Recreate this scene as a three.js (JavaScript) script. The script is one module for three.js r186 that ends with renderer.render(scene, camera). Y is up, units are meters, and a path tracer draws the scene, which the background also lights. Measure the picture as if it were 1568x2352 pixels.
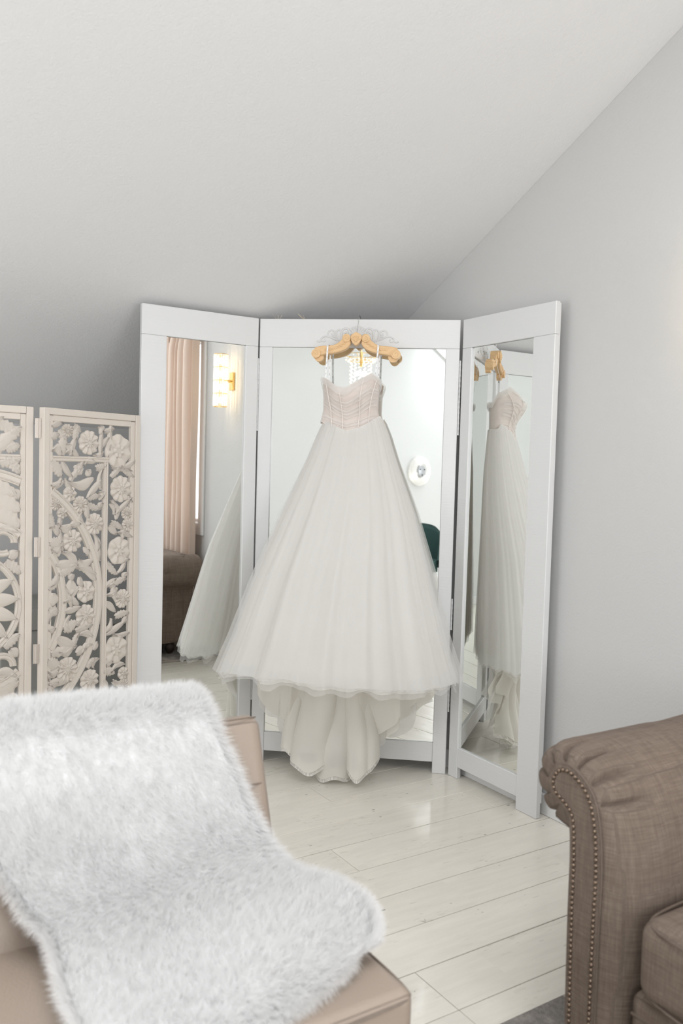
import * as THREE from 'three';
import { mergeGeometries, mergeVertices, toCreasedNormals } from 'three/addons/utils/BufferGeometryUtils.js';
import { RoundedBoxGeometry } from 'three/addons/geometries/RoundedBoxGeometry.js';
import { RectAreaLightUniformsLib } from 'three/addons/lights/RectAreaLightUniformsLib.js';

// ---------------------------------------------------------------- camera, sky, daylight, exposure
const scene = new THREE.Scene();
const camera = new THREE.PerspectiveCamera(THREE.MathUtils.radToDeg(2 * Math.atan(1176 / 1930)), 1568 / 2352, 0.05, 60);
camera.position.set(0, 1.40, 0);
camera.rotation.set(-0.05177, THREE.MathUtils.degToRad(-32.5), THREE.MathUtils.degToRad(1.58), 'YXZ');
camera.focus = 3.75;
camera.userData.fStop = 3.2;
scene.add(camera);

const renderer = new THREE.WebGLRenderer({ antialias: true });
renderer.toneMapping = THREE.LinearToneMapping;
renderer.toneMappingExposure = 0.945;
renderer.shadowMap.enabled = true;
RectAreaLightUniformsLib.init();
scene.background = new THREE.Color().setRGB(0.85, 0.9, 0.96);

function daylight(name, w, h, position, target, intensity, rgb = [0.975, 0.995, 1.03]) {
  const l = new THREE.RectAreaLight(new THREE.Color().setRGB(...rgb), intensity, w, h);
  l.name = name; l.position.set(...position); l.lookAt(...target); scene.add(l); return l;
}
// slope of both roof sides: 27.5 degrees; the far side is y = 3.2 - 0.5207 (z - 1.456)
const SL = 0.5207, CA = 0.8869, SA = 0.4618;
const SKY = [[-1.42, 0.86], [-0.10, 0.62], [1.30, 0.62]];           // roof windows of the slope behind the camera: centre x, width
const SKY_S0 = 0.42, SKY_S1 = 1.52;                                // their reach down that slope
for (const [x, w] of SKY) {
  const s = (SKY_S0 + SKY_S1) / 2, y = 3.2 - SA * s, z = 1.456 + CA * s;
  daylight('roof_window_daylight', w, SKY_S1 - SKY_S0, [x, y - 0.01 * CA, z - 0.01 * SA], [x, y - CA, z - SA], x < -1 ? 3.2 : 3.5);
}
daylight('gable_window_daylight', 1.9, 1.35, [2.60, 1.65, -0.10], [0, 1.6, -0.10], 1.5);
daylight('front_window_daylight', 1.7, 1.15, [1.6, 1.35, 3.57], [1.6, 1.35, 0], 9.5);
daylight('side_window_daylight', 1.3, 1.15, [-1.87, 1.45, -2.45], [0, 1.45, -2.45], 5);
daylight('side_window_daylight', 1.0, 1.15, [-1.87, 1.40, 2.86], [0, 1.40, 2.86], 12);
const ROOF = [[0.05, 0.85], [1.15, 0.85]], ROOF_Z = [-1.25, 0.15];  // rooflights in the flat strip: centre x, width
for (const [x, w] of ROOF) daylight('rooflight_daylight', w, ROOF_Z[1] - ROOF_Z[0], [x, 3.19, (ROOF_Z[0] + ROOF_Z[1]) / 2], [x, 0, (ROOF_Z[0] + ROOF_Z[1]) / 2], 5.5);

// ---------------------------------------------------------------- helpers
function rng(seed) { let a = seed >>> 0; return () => { a = (a + 0x6D2B79F5) | 0; let t = Math.imul(a ^ (a >>> 15), 1 | a); t = (t + Math.imul(t ^ (t >>> 7), 61 | t)) ^ t; return ((t ^ (t >>> 14)) >>> 0) / 4294967296; }; }
const clamp = (x, a = 0, b = 1) => Math.min(b, Math.max(a, x)), mix = (a, b, t) => a + (b - a) * t, sstep = (a, b, x) => { const t = clamp((x - a) / (b - a)); return t * t * (3 - 2 * t); };
const gauss = (x, s) => Math.exp(-x * x / (2 * s * s));
function lut(pts, x) { // piecewise linear table [[x, y], ...], ascending x
  if (x <= pts[0][0]) return pts[0][1];
  for (let i = 1; i < pts.length; i++) if (x <= pts[i][0]) return mix(pts[i - 1][1], pts[i][1], (x - pts[i - 1][0]) / (pts[i][0] - pts[i - 1][0]));
  return pts[pts.length - 1][1];
}
const used = {};
function numbered(n) { const k = (used[n] = (used[n] ?? -1) + 1); return k ? `${n}_${String(k).padStart(3, '0')}` : n; }
function shade(o) { o.castShadow = o.receiveShadow = true; return o; }
function mesh(name, geo, mat, parent = scene) { const m = shade(new THREE.Mesh(geo, mat)); m.name = parent === scene ? numbered(name) : name; parent.add(m); return m; }
function group(name, parent = scene, pos = [0, 0, 0], ry = 0) { const g = new THREE.Group(); g.name = parent === scene ? numbered(name) : name; g.position.set(...pos); g.rotation.y = ry; parent.add(g); return g; }
function tag(o, label, category, grp) { o.userData.label = label; o.userData.category = category; if (grp) o.userData.group = grp; return o; }
function struct(o, label, category) { o.userData.kind = 'structure'; if (label) o.userData.label = label; if (category) o.userData.category = category; return o; }
function clean(g) { // one layout for merging: position, normal, uv, no index
  let q = g.index ? g.toNonIndexed() : g;
  if (!q.attributes.normal) q.computeVertexNormals();
  if (!q.attributes.uv) triUV(q);
  for (const k of Object.keys(q.attributes)) if (!['position', 'normal', 'uv'].includes(k)) q.deleteAttribute(k);
  q.morphAttributes = {};
  return q;
}
const merge = (list) => mergeGeometries(list.map(clean), false);
function triUV(g, off = 0) { // uv in metres from the dominant axis
  const p = g.attributes.position, n = g.attributes.normal, uv = new Float32Array(p.count * 2);
  for (let i = 0; i < p.count; i++) {
    const ax = Math.abs(n.getX(i)), ay = Math.abs(n.getY(i)), az = Math.abs(n.getZ(i));
    const [u, v] = ay >= ax && ay >= az ? [p.getX(i), p.getZ(i)] : ax >= az ? [p.getZ(i), p.getY(i)] : [p.getX(i), p.getY(i)];
    uv[2 * i] = u + off; uv[2 * i + 1] = v + off * 0.37;
  }
  g.setAttribute('uv', new THREE.BufferAttribute(uv, 2)); return g;
}
function cbox(w, h, d, c = 0.002, at = [0, 0, 0], off = 0) { // box with chamfered edges, 44 triangles
  const H = [w / 2, h / 2, d / 2], P = [];
  const v = (s, k) => s.map((q, i) => q * (i === k ? H[i] : H[i] - c));
  const tri = (a, b, e) => {
    const n = new THREE.Vector3().subVectors(new THREE.Vector3(...b), new THREE.Vector3(...a)).cross(new THREE.Vector3().subVectors(new THREE.Vector3(...e), new THREE.Vector3(...a)));
    const m = [0, 1, 2].map(i => a[i] + b[i] + e[i]);
    if (n.x * m[0] + n.y * m[1] + n.z * m[2] < 0) P.push(...a, ...e, ...b); else P.push(...a, ...b, ...e);
  };
  const quad = (a, b, e, f) => { tri(a, b, e); tri(a, e, f); };
  for (let k = 0; k < 3; k++) for (const s of [-1, 1]) {
    const [i, j] = [(k + 1) % 3, (k + 2) % 3], q = (a, b) => { const r = [0, 0, 0]; r[k] = s; r[i] = a; r[j] = b; return v(r, k); };
    quad(q(-1, -1), q(1, -1), q(1, 1), q(-1, 1));
  }
  for (let m = 0; m < 3; m++) for (const a of [-1, 1]) for (const b of [-1, 1]) {
    const [k, l] = [(m + 1) % 3, (m + 2) % 3], r = (t) => { const q = [0, 0, 0]; q[m] = t; q[k] = a; q[l] = b; return q; };
    quad(v(r(-1), k), v(r(1), k), v(r(1), l), v(r(-1), l));
  }
  for (const a of [-1, 1]) for (const b of [-1, 1]) for (const e of [-1, 1]) tri(v([a, b, e], 0), v([a, b, e], 1), v([a, b, e], 2));
  const g = new THREE.BufferGeometry(); g.setAttribute('position', new THREE.Float32BufferAttribute(P, 3)); g.computeVertexNormals();
  g.translate(...at); return triUV(g, off);
}
function rbox(w, h, d, r, at = [0, 0, 0], seg = 4) { const g = new RoundedBoxGeometry(w, h, d, seg, r); g.translate(...at); return triUV(clean(g)); }
function surf(nu, nv, fn, closed = false, su = 1, sv = 1) { // fn(u, v) -> [x, y, z]
  const P = [], UV = [], I = [];
  for (let j = 0; j <= nv; j++) for (let i = 0; i <= nu; i++) { P.push(...fn(i / nu, j / nv)); UV.push(i / nu * su, j / nv * sv); }
  for (let j = 0; j < nv; j++) for (let i = 0; i < nu; i++) { const a = j * (nu + 1) + i, b = a + 1, c = a + nu + 1, d = c + 1; I.push(a, c, b, b, c, d); }
  const g = new THREE.BufferGeometry();
  g.setAttribute('position', new THREE.Float32BufferAttribute(P, 3)); g.setAttribute('uv', new THREE.Float32BufferAttribute(UV, 2)); g.setIndex(I); g.computeVertexNormals();
  if (closed) { const n = g.attributes.normal; for (let j = 0; j <= nv; j++) { const a = j * (nu + 1), b = a + nu, q = new THREE.Vector3(n.getX(a) + n.getX(b), n.getY(a) + n.getY(b), n.getZ(a) + n.getZ(b)).normalize(); n.setXYZ(a, q.x, q.y, q.z); n.setXYZ(b, q.x, q.y, q.z); } }
  return g;
}
function tube(pts, r, seg = 24, rad = 8, closed = false) { return new THREE.TubeGeometry(new THREE.CatmullRomCurve3(pts.map(p => new THREE.Vector3(...p)), closed), seg, r, rad, closed); }
function cyl(r0, r1, h, at = [0, 0, 0], seg = 20, rx = 0, rz = 0) { const g = new THREE.CylinderGeometry(r0, r1, h, seg); if (rx) g.rotateX(rx); if (rz) g.rotateZ(rz); g.translate(...at); return g; }
function ball(r, at = [0, 0, 0], s = [1, 1, 1], a = 12, b = 8) { const g = new THREE.SphereGeometry(r, a, b); g.scale(...s); g.translate(...at); return g; }
function prism(pts, depth, bevel = 0.002, at = [0, 0, 0], seg = 2) { // outline in x, y pushed along z, rounded rims
  const s = new THREE.Shape(pts.map(p => new THREE.Vector2(...p)));
  const g = new THREE.ExtrudeGeometry(s, { depth: depth - 2 * bevel, bevelEnabled: bevel > 0, bevelThickness: bevel, bevelSize: bevel, bevelOffset: -bevel, bevelSegments: seg, curveSegments: 24 });
  g.translate(at[0], at[1], at[2] + bevel); return g;
}
// seeded value noise that tiles
function noiseGrid(n, seed) { const r = rng(seed), a = new Float32Array(n * n).map(() => r()); return (x, y) => { x = ((x % n) + n) % n; y = ((y % n) + n) % n; const i = Math.floor(x), j = Math.floor(y), fx = x - i, fy = y - j, u = fx * fx * (3 - 2 * fx), v = fy * fy * (3 - 2 * fy), i1 = (i + 1) % n, j1 = (j + 1) % n; return mix(mix(a[j * n + i], a[j * n + i1], u), mix(a[j1 * n + i], a[j1 * n + i1], u), v); }; }
function tex(size, fn, srgb = false, rep = [1, 1]) { // fn(u, v) -> [r, g, b] or grey, 0..1
  const d = new Uint8Array(size * size * 4);
  for (let j = 0; j < size; j++) for (let i = 0; i < size; i++) { const c = fn(i / size, j / size), k = 4 * (j * size + i), q = Array.isArray(c) ? c : [c, c, c]; d[k] = clamp(q[0]) * 255; d[k + 1] = clamp(q[1]) * 255; d[k + 2] = clamp(q[2]) * 255; d[k + 3] = q.length > 3 ? clamp(q[3]) * 255 : 255; }
  const t = new THREE.DataTexture(d, size, size); t.wrapS = t.wrapT = THREE.RepeatWrapping; t.magFilter = t.minFilter = THREE.LinearFilter; t.repeat.set(...rep);
  if (srgb) t.colorSpace = THREE.SRGBColorSpace; t.needsUpdate = true; return t;
}
const std = (o) => new THREE.MeshStandardMaterial({ side: THREE.DoubleSide, ...o });
const phy = (o) => new THREE.MeshPhysicalMaterial({ side: THREE.DoubleSide, ...o });
const lin = (r, g, b) => new THREE.Color().setRGB(r, g, b);

// ---------------------------------------------------------------- materials
const n64 = noiseGrid(64, 11), n16 = noiseGrid(16, 5), n128 = noiseGrid(128, 23), n256 = noiseGrid(256, 31);
const plasterBump = tex(512, (u, v) => 0.5 * n128(u * 128, v * 128) + 0.3 * n64(u * 64, v * 64) + 0.2 * n256(u * 256, v * 256), false, [1.4, 1.4]);
const M = {};
M.wall = std({ color: lin(0.60, 0.595, 0.585), roughness: 0.85, bumpMap: plasterBump, bumpScale: 0.0006 });
M.ceiling = std({ color: lin(0.775, 0.775, 0.775), roughness: 0.9, bumpMap: plasterBump, bumpScale: 0.0008 });
M.wallFar = std({ color: lin(0.70, 0.71, 0.705), roughness: 0.85, bumpMap: plasterBump, bumpScale: 0.0006 });
M.trim = std({ color: lin(0.80, 0.80, 0.79), roughness: 0.35 });
M.frame = phy({ color: lin(0.735, 0.735, 0.73), roughness: 0.38, clearcoat: 0.15, clearcoatRoughness: 0.3, bumpMap: tex(256, (u, v) => 0.7 * n64(u * 8, v * 64) + 0.3 * n256(u * 32, v * 256), false, [3, 3]), bumpScale: 0.0003 });
M.mirror = std({ color: lin(0.905, 0.92, 0.905), roughness: 0.0, metalness: 1 });
M.mirrorEdge = std({ color: lin(0.25, 0.33, 0.30), roughness: 0.2 });
M.subfloor = std({ color: lin(0.10, 0.075, 0.055), roughness: 0.95 });
const scuff = rng(77), spots = Array.from({ length: 46 }, () => [scuff(), scuff(), 0.002 + 0.006 * scuff() ** 3, 0.2 + 0.4 * scuff()]);
function plankTex(seed, tint) {
  const ng = noiseGrid(64, seed), nf = noiseGrid(256, seed + 1);
  return tex(512, (u, v) => {
    let g = 0.965 + 0.03 * ng(u * 6, v * 64) + 0.018 * nf(u * 24, v * 256) - 0.02;
    const worn = sstep(0.80, 0.86, nf(u * 40, v * 180)) * sstep(0.55, 0.8, ng(u * 5, v * 9)); g -= 0.05 * worn;
    for (const [x, y, r, a] of spots) { const d = Math.hypot((u - x) * 1.0, ((v - y + seed * 0.137) % 1) * 1.0); if (d < r) g -= a * 0.5; }
    return [tint[0] * g, tint[1] * (g - 0.004 * worn), tint[2] * (g - 0.012 * worn)];
  }, true, [0.9, 0.9]);
}
const plankRough = tex(512, (u, v) => 0.24 + 0.20 * n64(u * 10, v * 64) + 0.12 * n256(u * 30, v * 256));
const plankBump = tex(512, (u, v) => 0.6 * n64(u * 5, v * 64) + 0.4 * n256(u * 24, v * 256), false, [0.9, 0.9]);
M.planks = [[0.945, 0.925, 0.88], [0.953, 0.933, 0.888], [0.935, 0.915, 0.872]].map((t, i) => phy({ color: 0xffffff, map: plankTex(41 + i * 7, t), roughness: 1, roughnessMap: plankRough, bumpMap: plankBump, bumpScale: 0.0006, clearcoat: 0.45, clearcoatRoughness: 0.09 }));
M.screen = std({ color: lin(0.68, 0.615, 0.545), roughness: 0.55, bumpMap: plasterBump, bumpScale: 0.0004 });
M.hinge = std({ color: lin(0.58, 0.52, 0.46), roughness: 0.4, metalness: 0.25 });
const woodTex = tex(256, (u, v) => { const g = 0.5 + 0.5 * Math.sin(40 * v + 9 * n16(u * 4, v * 8)) * 0.25 + 0.3 * (n128(u * 12, v * 128) - 0.5); return [0.90 + 0.08 * (g - 0.5), 0.755 + 0.10 * (g - 0.5), 0.57 + 0.11 * (g - 0.5)]; }, true, [6, 6]);
M.hangerWood = std({ map: woodTex, roughness: 0.5 });
M.steel = std({ color: lin(0.5, 0.5, 0.5), roughness: 0.22, metalness: 1 });
const tulleBump = tex(256, (u, v) => 0.5 * n256(u * 256, v * 40) + 0.5 * n64(u * 64, v * 8), false, [1, 1]);
M.tulle = phy({ color: lin(0.975, 0.97, 0.955), roughness: 1, transmission: 0.4, thickness: 0, specularIntensity: 0.2, transparent: true, opacity: 0.30 });
M.tulleUnder = phy({ color: lin(0.975, 0.97, 0.945), roughness: 1, transmission: 0.5, thickness: 0, specularIntensity: 0.2, transparent: true, opacity: 0.62, bumpMap: tulleBump, bumpScale: 0.001 });
M.satin = phy({ color: lin(0.94, 0.915, 0.86), roughness: 0.8, transmission: 0.45, thickness: 0, specularIntensity: 0.5 });
M.blush = phy({ color: lin(0.96, 0.915, 0.865), roughness: 1, transmission: 0.6, thickness: 0, specularIntensity: 0.2, bumpMap: tulleBump, bumpScale: 0.001 });
const lacePattern = tex(512, (u, v) => { const s = (k, o) => Math.abs(Math.sin(k * (u + 0.15 * n16(u * 16 + o, v * 16)) * 6.283) * Math.sin(k * (v + 0.15 * n16(u * 16, v * 16 + o)) * 6.283)); const a = n64(u * 40, v * 40), b = Math.abs(n64(u * 22 + 7, v * 22 + 3) - 0.5); return clamp(0.55 + (b < 0.06 ? 0.7 : 0) + (s(9, 1) > 0.75 ? 0.3 : 0) + 0.2 * a); });
M.laceLining = std({ color: lin(0.94, 0.845, 0.79), roughness: 0.85, bumpMap: lacePattern, bumpScale: 0.002, map: tex(512, (u, v) => { const b = Math.abs(n64(u * 30 + 7, v * 30 + 3) - 0.5); return b < 0.055 ? [1, 0.98, 0.96] : [0.93, 0.90, 0.88]; }, true, [3, 3]) });
M.sheer = phy({ color: lin(0.93, 0.915, 0.89), roughness: 1, transmission: 0.3, thickness: 0, specularIntensity: 0.2, transparent: true, opacity: 0.5 });
M.boning = std({ color: lin(0.88, 0.81, 0.76), roughness: 0.6 });
M.ribbon = std({ roughness: 0.5, map: tex(128, (u, v) => { const k = (v * 6) % 1; return u > 0.36 && u < 0.64 && k < 0.34 && n64(u * 30, v * 120) > 0.45 ? 0.42 : 0.95; }, true) });
M.lace = phy({ color: lin(0.84, 0.81, 0.76), roughness: 0.9, transparent: true, alphaMap: lacePattern });
M.fur = phy({ color: lin(0.975, 0.972, 0.965), roughness: 1, transmission: 0.4, thickness: 0, specularIntensity: 0.2 });
M.furHide = std({ color: lin(0.93, 0.925, 0.915), roughness: 1 });
const leatherBump = tex(512, (u, v) => 0.5 * n256(u * 200, v * 200) + 0.3 * n128(u * 90, v * 90) + 0.2 * n16(u * 10, v * 10), false, [3, 3]);
M.seam = std({ color: lin(0.20, 0.15, 0.115), roughness: 0.7 });
M.leather = std({ color: lin(0.36, 0.29, 0.235), roughness: 0.46, bumpMap: leatherBump, bumpScale: 0.0006 });
const rl = rng(9), slubs = Array.from({ length: 900 }, () => [rl(), rl(), rl() < 0.5, 0.01 + 0.05 * rl(), 0.5 + 0.5 * rl()]);
const linenData = (() => { const N = 1024, a = new Float32Array(N * N); for (let j = 0; j < N; j++) for (let i = 0; i < N; i++) { const u = i / N, v = j / N; a[j * N + i] = 0.5 + 0.16 * (n256(u * 256, v * 14) - 0.5) + 0.16 * (n256(u * 14 + 50, v * 256) - 0.5) + 0.10 * (n64(u * 64, v * 4) - 0.5) + 0.10 * (n64(u * 4, v * 64) - 0.5) + 0.06 * Math.sin(i * 1.57) * Math.sin(j * 1.57); }
  for (const [x, y, h, len, s] of slubs) { const L = Math.floor(len * N), x0 = Math.floor(x * N), y0 = Math.floor(y * N); for (let k = 0; k < L; k++) for (let w = 0; w < 2; w++) { const i = (x0 + (h ? k : w)) % N, j = (y0 + (h ? w : k)) % N; a[j * N + i] += 0.16 * s; } } return a; })();
const linenAt = (u, v) => linenData[(Math.floor(v * 1024) % 1024) * 1024 + (Math.floor(u * 1024) % 1024)];
M.linen = std({ color: 0xffffff, roughness: 0.9, map: tex(1024, (u, v) => { const g = linenAt(u, v) - 0.5; return [0.45 + 0.32 * g, 0.395 + 0.32 * g, 0.35 + 0.31 * g]; }, true, [2.2, 2.2]), bumpMap: tex(1024, (u, v) => linenAt(u, v), false, [2.2, 2.2]), bumpScale: 0.0008 });
M.linenDark = std({ color: lin(0.13, 0.095, 0.07), roughness: 0.9 });
M.nail = std({ color: lin(0.22, 0.165, 0.125), roughness: 0.28, metalness: 1 });
M.darkWood = std({ color: lin(0.035, 0.024, 0.018), roughness: 0.4 });
M.rug = std({ roughness: 1, color: 0xffffff, map: tex(512, (u, v) => { const a = n16(u * 9, v * 9), b = n64(u * 40, v * 40), c = n256(u * 256, v * 256); const k = sstep(0.3, 0.75, 0.6 * a + 0.4 * b); return [mix(0.54, 0.76, k) + 0.10 * (c - 0.5), mix(0.52, 0.72, k) + 0.10 * (c - 0.5), mix(0.50, 0.68, k) + 0.10 * (c - 0.5)]; }, true, [0.7, 0.7]), bumpMap: tex(256, (u, v) => n256(u * 256, v * 256), false, [3, 3]), bumpScale: 0.003 });
M.curtain = phy({ color: lin(0.74, 0.60, 0.51), roughness: 0.95, transmission: 0.12, thickness: 0, bumpMap: tex(256, (u, v) => 0.5 * n256(u * 256, v * 30) + 0.5 * n256(u * 30, v * 256), false, [4, 4]), bumpScale: 0.0006 });
M.gold = std({ color: lin(0.83, 0.58, 0.24), roughness: 0.2, metalness: 1 });
M.beadGlass = phy({ color: lin(0.99, 0.985, 0.97), roughness: 0.45, transmission: 0.6, thickness: 0, ior: 1.5 });
M.crystalThin = phy({ color: lin(0.98, 0.97, 0.95), roughness: 0.12, transmission: 1, thickness: 0, ior: 1.5 });
M.bulb = std({ color: lin(1, 0.95, 0.85), emissive: lin(1, 0.82, 0.55), emissiveIntensity: 9 });
M.bulbCool = std({ color: lin(1, 0.97, 0.9), emissive: lin(1, 0.93, 0.82), emissiveIntensity: 4 });
M.frosted = phy({ color: lin(0.95, 0.945, 0.93), roughness: 0.9, transmission: 0.55, thickness: 0 });
M.bulbSoft = std({ color: lin(1, 0.97, 0.9), emissive: lin(1, 0.94, 0.85), emissiveIntensity: 1.5 });
M.pane = phy({ color: lin(1, 1, 1), roughness: 0, transmission: 1, thickness: 0, ior: 1.45 });
M.velvet = phy({ color: lin(0.035, 0.085, 0.078), roughness: 0.8, sheen: 1, sheenRoughness: 0.35, sheenColor: lin(0.10, 0.20, 0.19) });
M.lampWhite = std({ color: lin(0.72, 0.72, 0.72), roughness: 0.3 });
M.lampGrey = std({ color: lin(0.45, 0.46, 0.48), roughness: 0.35, metalness: 0.4 });
M.black = std({ color: lin(0.02, 0.02, 0.02), roughness: 0.5 });
M.card = std({ color: lin(0.36, 0.36, 0.34), roughness: 0.8 });
M.charcoal = std({ color: lin(0.045, 0.038, 0.032), roughness: 0.7 });
M.grass = std({ color: lin(0.6, 0.52, 0.42), roughness: 0.9 });

// ---------------------------------------------------------------- the room
const XR = 2.565, XL = -1.9, ZB = -4.56, ZF = 3.6, T = 0.22;
const roofY = (z) => 3.2 - SL * Math.max(0, Math.abs(z) - 1.456);
{ // painted floorboards, each 0.19 m wide, running from gable to gable
  const fl = struct(mesh('floor', new THREE.BoxGeometry(XR - XL + 2 * T, 0.2, ZF - ZB + 2 * T).translate((XR + XL) / 2, -0.124, (ZF + ZB) / 2), M.subfloor), 'white painted wide floorboards');
  const r = rng(4), fixed = { '-8': [1.856], '-5': [1.621], '-6': [2.43], '-1': [1.428], '0': [1.428, 0.3], '-7': [0.55], '-4': [-0.2], '-3': [-1.2, 2.3], '-2': [0.1] };
  for (let k = -21; ; k++) {
    const z0 = -1.605 + k * 0.1895, z1 = z0 + 0.1895; if (z0 > ZF) break; if (z1 < ZB) continue;
    const cuts = fixed[k] ? [...fixed[k]] : [XL + 0.6 + 2.6 * r(), XL + 3.3 + 1.2 * r()];
    const xs = [XL, ...cuts.filter(x => x > XL + 0.2 && x < XR - 0.1).sort((a, b) => a - b), XR];
    const gap = k === -5 + 1 ? 0.0042 : 0.0022 + 0.0016 * r(), lift = 0.0010 * r();
    for (let i = 0; i + 1 < xs.length; i++) {
      const w = xs[i + 1] - xs[i] - 0.0018, d = Math.min(z1, ZF) - Math.max(z0, ZB) - gap;
      const b = mesh('floorboard', cbox(w, 0.024, d, 0.0013, [0, 0, 0], k * 1.37 + i * 0.61), M.planks[Math.floor(r() * 3)], fl);
      b.position.set((xs[i] + xs[i + 1]) / 2, -0.012 - lift * (i % 2 ? 0.4 : 1), (Math.max(z0, ZB) + Math.min(z1, ZF)) / 2);
    }
  }
}
function gableShape(y0 = -0.03) {
  const s = new THREE.Shape();
  s.moveTo(ZB - T, y0); s.lineTo(ZF + T, y0); s.lineTo(ZF + T, roofY(ZF + T) + 0.1); s.lineTo(1.456, 3.3); s.lineTo(-1.456, 3.3); s.lineTo(ZB - T, roofY(ZB - T) + 0.1); s.closePath(); return s;
}
const WIN = { z0: -1.07, z1: 0.87, y0: 0.95, y1: 2.33 };
function gable(name, x0, x1, holes) { // shape drawn in (z, y), pushed along x
  const s = gableShape(); for (const h of holes) { const p = new THREE.Path(); p.moveTo(h.z0, h.y0); p.lineTo(h.z0, h.y1); p.lineTo(h.z1, h.y1); p.lineTo(h.z1, h.y0); p.closePath(); s.holes.push(p); }
  const g = new THREE.ExtrudeGeometry(s, { depth: x1 - x0, bevelEnabled: false });
  // shape x -> world z, shape y -> world y, extrusion -> world -x
  g.applyMatrix4(new THREE.Matrix4().makeBasis(new THREE.Vector3(0, 0, 1), new THREE.Vector3(0, 1, 0), new THREE.Vector3(-1, 0, 0))); g.translate(x1, 0, 0);
  return struct(mesh(name, triUV(clean(g)), M.wall));
}
gable('wall_right', XR, XR + T, [WIN]);
const WINL = { z0: -3.10, z1: -1.80, y0: 0.875, y1: 2.025 };
gable('wall_left', XL - T, XL, [WINL, { z0: 2.36, z1: 3.36, y0: 0.825, y1: 1.975 }]).material = M.wallFar;
for (const [no, yy, zz, w] of [[8, 1.45, -2.45, 1.3], [9, 1.40, 2.86, 1.0]]) { // windows in the far gable, out of the camera's sight
  const o = struct(group(`window_${no}`, scene, [XL - 0.12, yy, zz]), 'white framed side window'), h = 1.15;
  for (const q of [-1, 1]) { mesh('frame_bar', cbox(0.06, h, 0.055, 0.003, [0, 0, q * (w / 2 - 0.028)]), M.trim, o); mesh('frame_bar', cbox(0.06, 0.055, w - 0.11, 0.003, [0, q * (h / 2 - 0.028), 0]), M.trim, o); }
  mesh('pane', cbox(0.004, h - 0.11, w - 0.11, 0.0005), M.pane, o);
}
struct(mesh('wall_back', cbox(XR - XL, roofY(ZB) + 0.2, T, 0.001, [(XR + XL) / 2, roofY(ZB) / 2 + 0.06, ZB - T / 2]), M.wall));
{ // wall behind the camera, with a wide window
  const s = new THREE.Shape([[XL, -0.03], [XR, -0.03], [XR, roofY(ZF) + 0.15], [XL, roofY(ZF) + 0.15]].map(p => new THREE.Vector2(...p))), w = 1.7, h = 1.15, cx = 1.6, cy = 1.35;
  s.holes.push(new THREE.Path([[cx - w / 2, cy - h / 2], [cx - w / 2, cy + h / 2], [cx + w / 2, cy + h / 2], [cx + w / 2, cy - h / 2]].map(p => new THREE.Vector2(...p))));
  struct(mesh('wall_front', triUV(clean(new THREE.ExtrudeGeometry(s, { depth: T, bevelEnabled: false }).translate(0, 0, ZF))), M.wall));
  const o = struct(group('window_5', scene, [cx, cy, ZF + 0.12]), 'wide white framed window behind the camera');
  for (const q of [-1, 1]) { mesh('frame_bar', cbox(0.055, h, 0.06, 0.003, [q * (w / 2 - 0.028), 0, 0]), M.trim, o); mesh('frame_bar', cbox(w - 0.11, 0.055, 0.06, 0.003, [0, q * (h / 2 - 0.028), 0]), M.trim, o); mesh('pane', cbox(w / 2 - 0.08, h - 0.11, 0.004, 0.0005, [q * (w / 4 - 0.002), 0, 0]), M.pane, o); }
  mesh('mullion', cbox(0.05, h - 0.11, 0.06, 0.003), M.trim, o);
}
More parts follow.
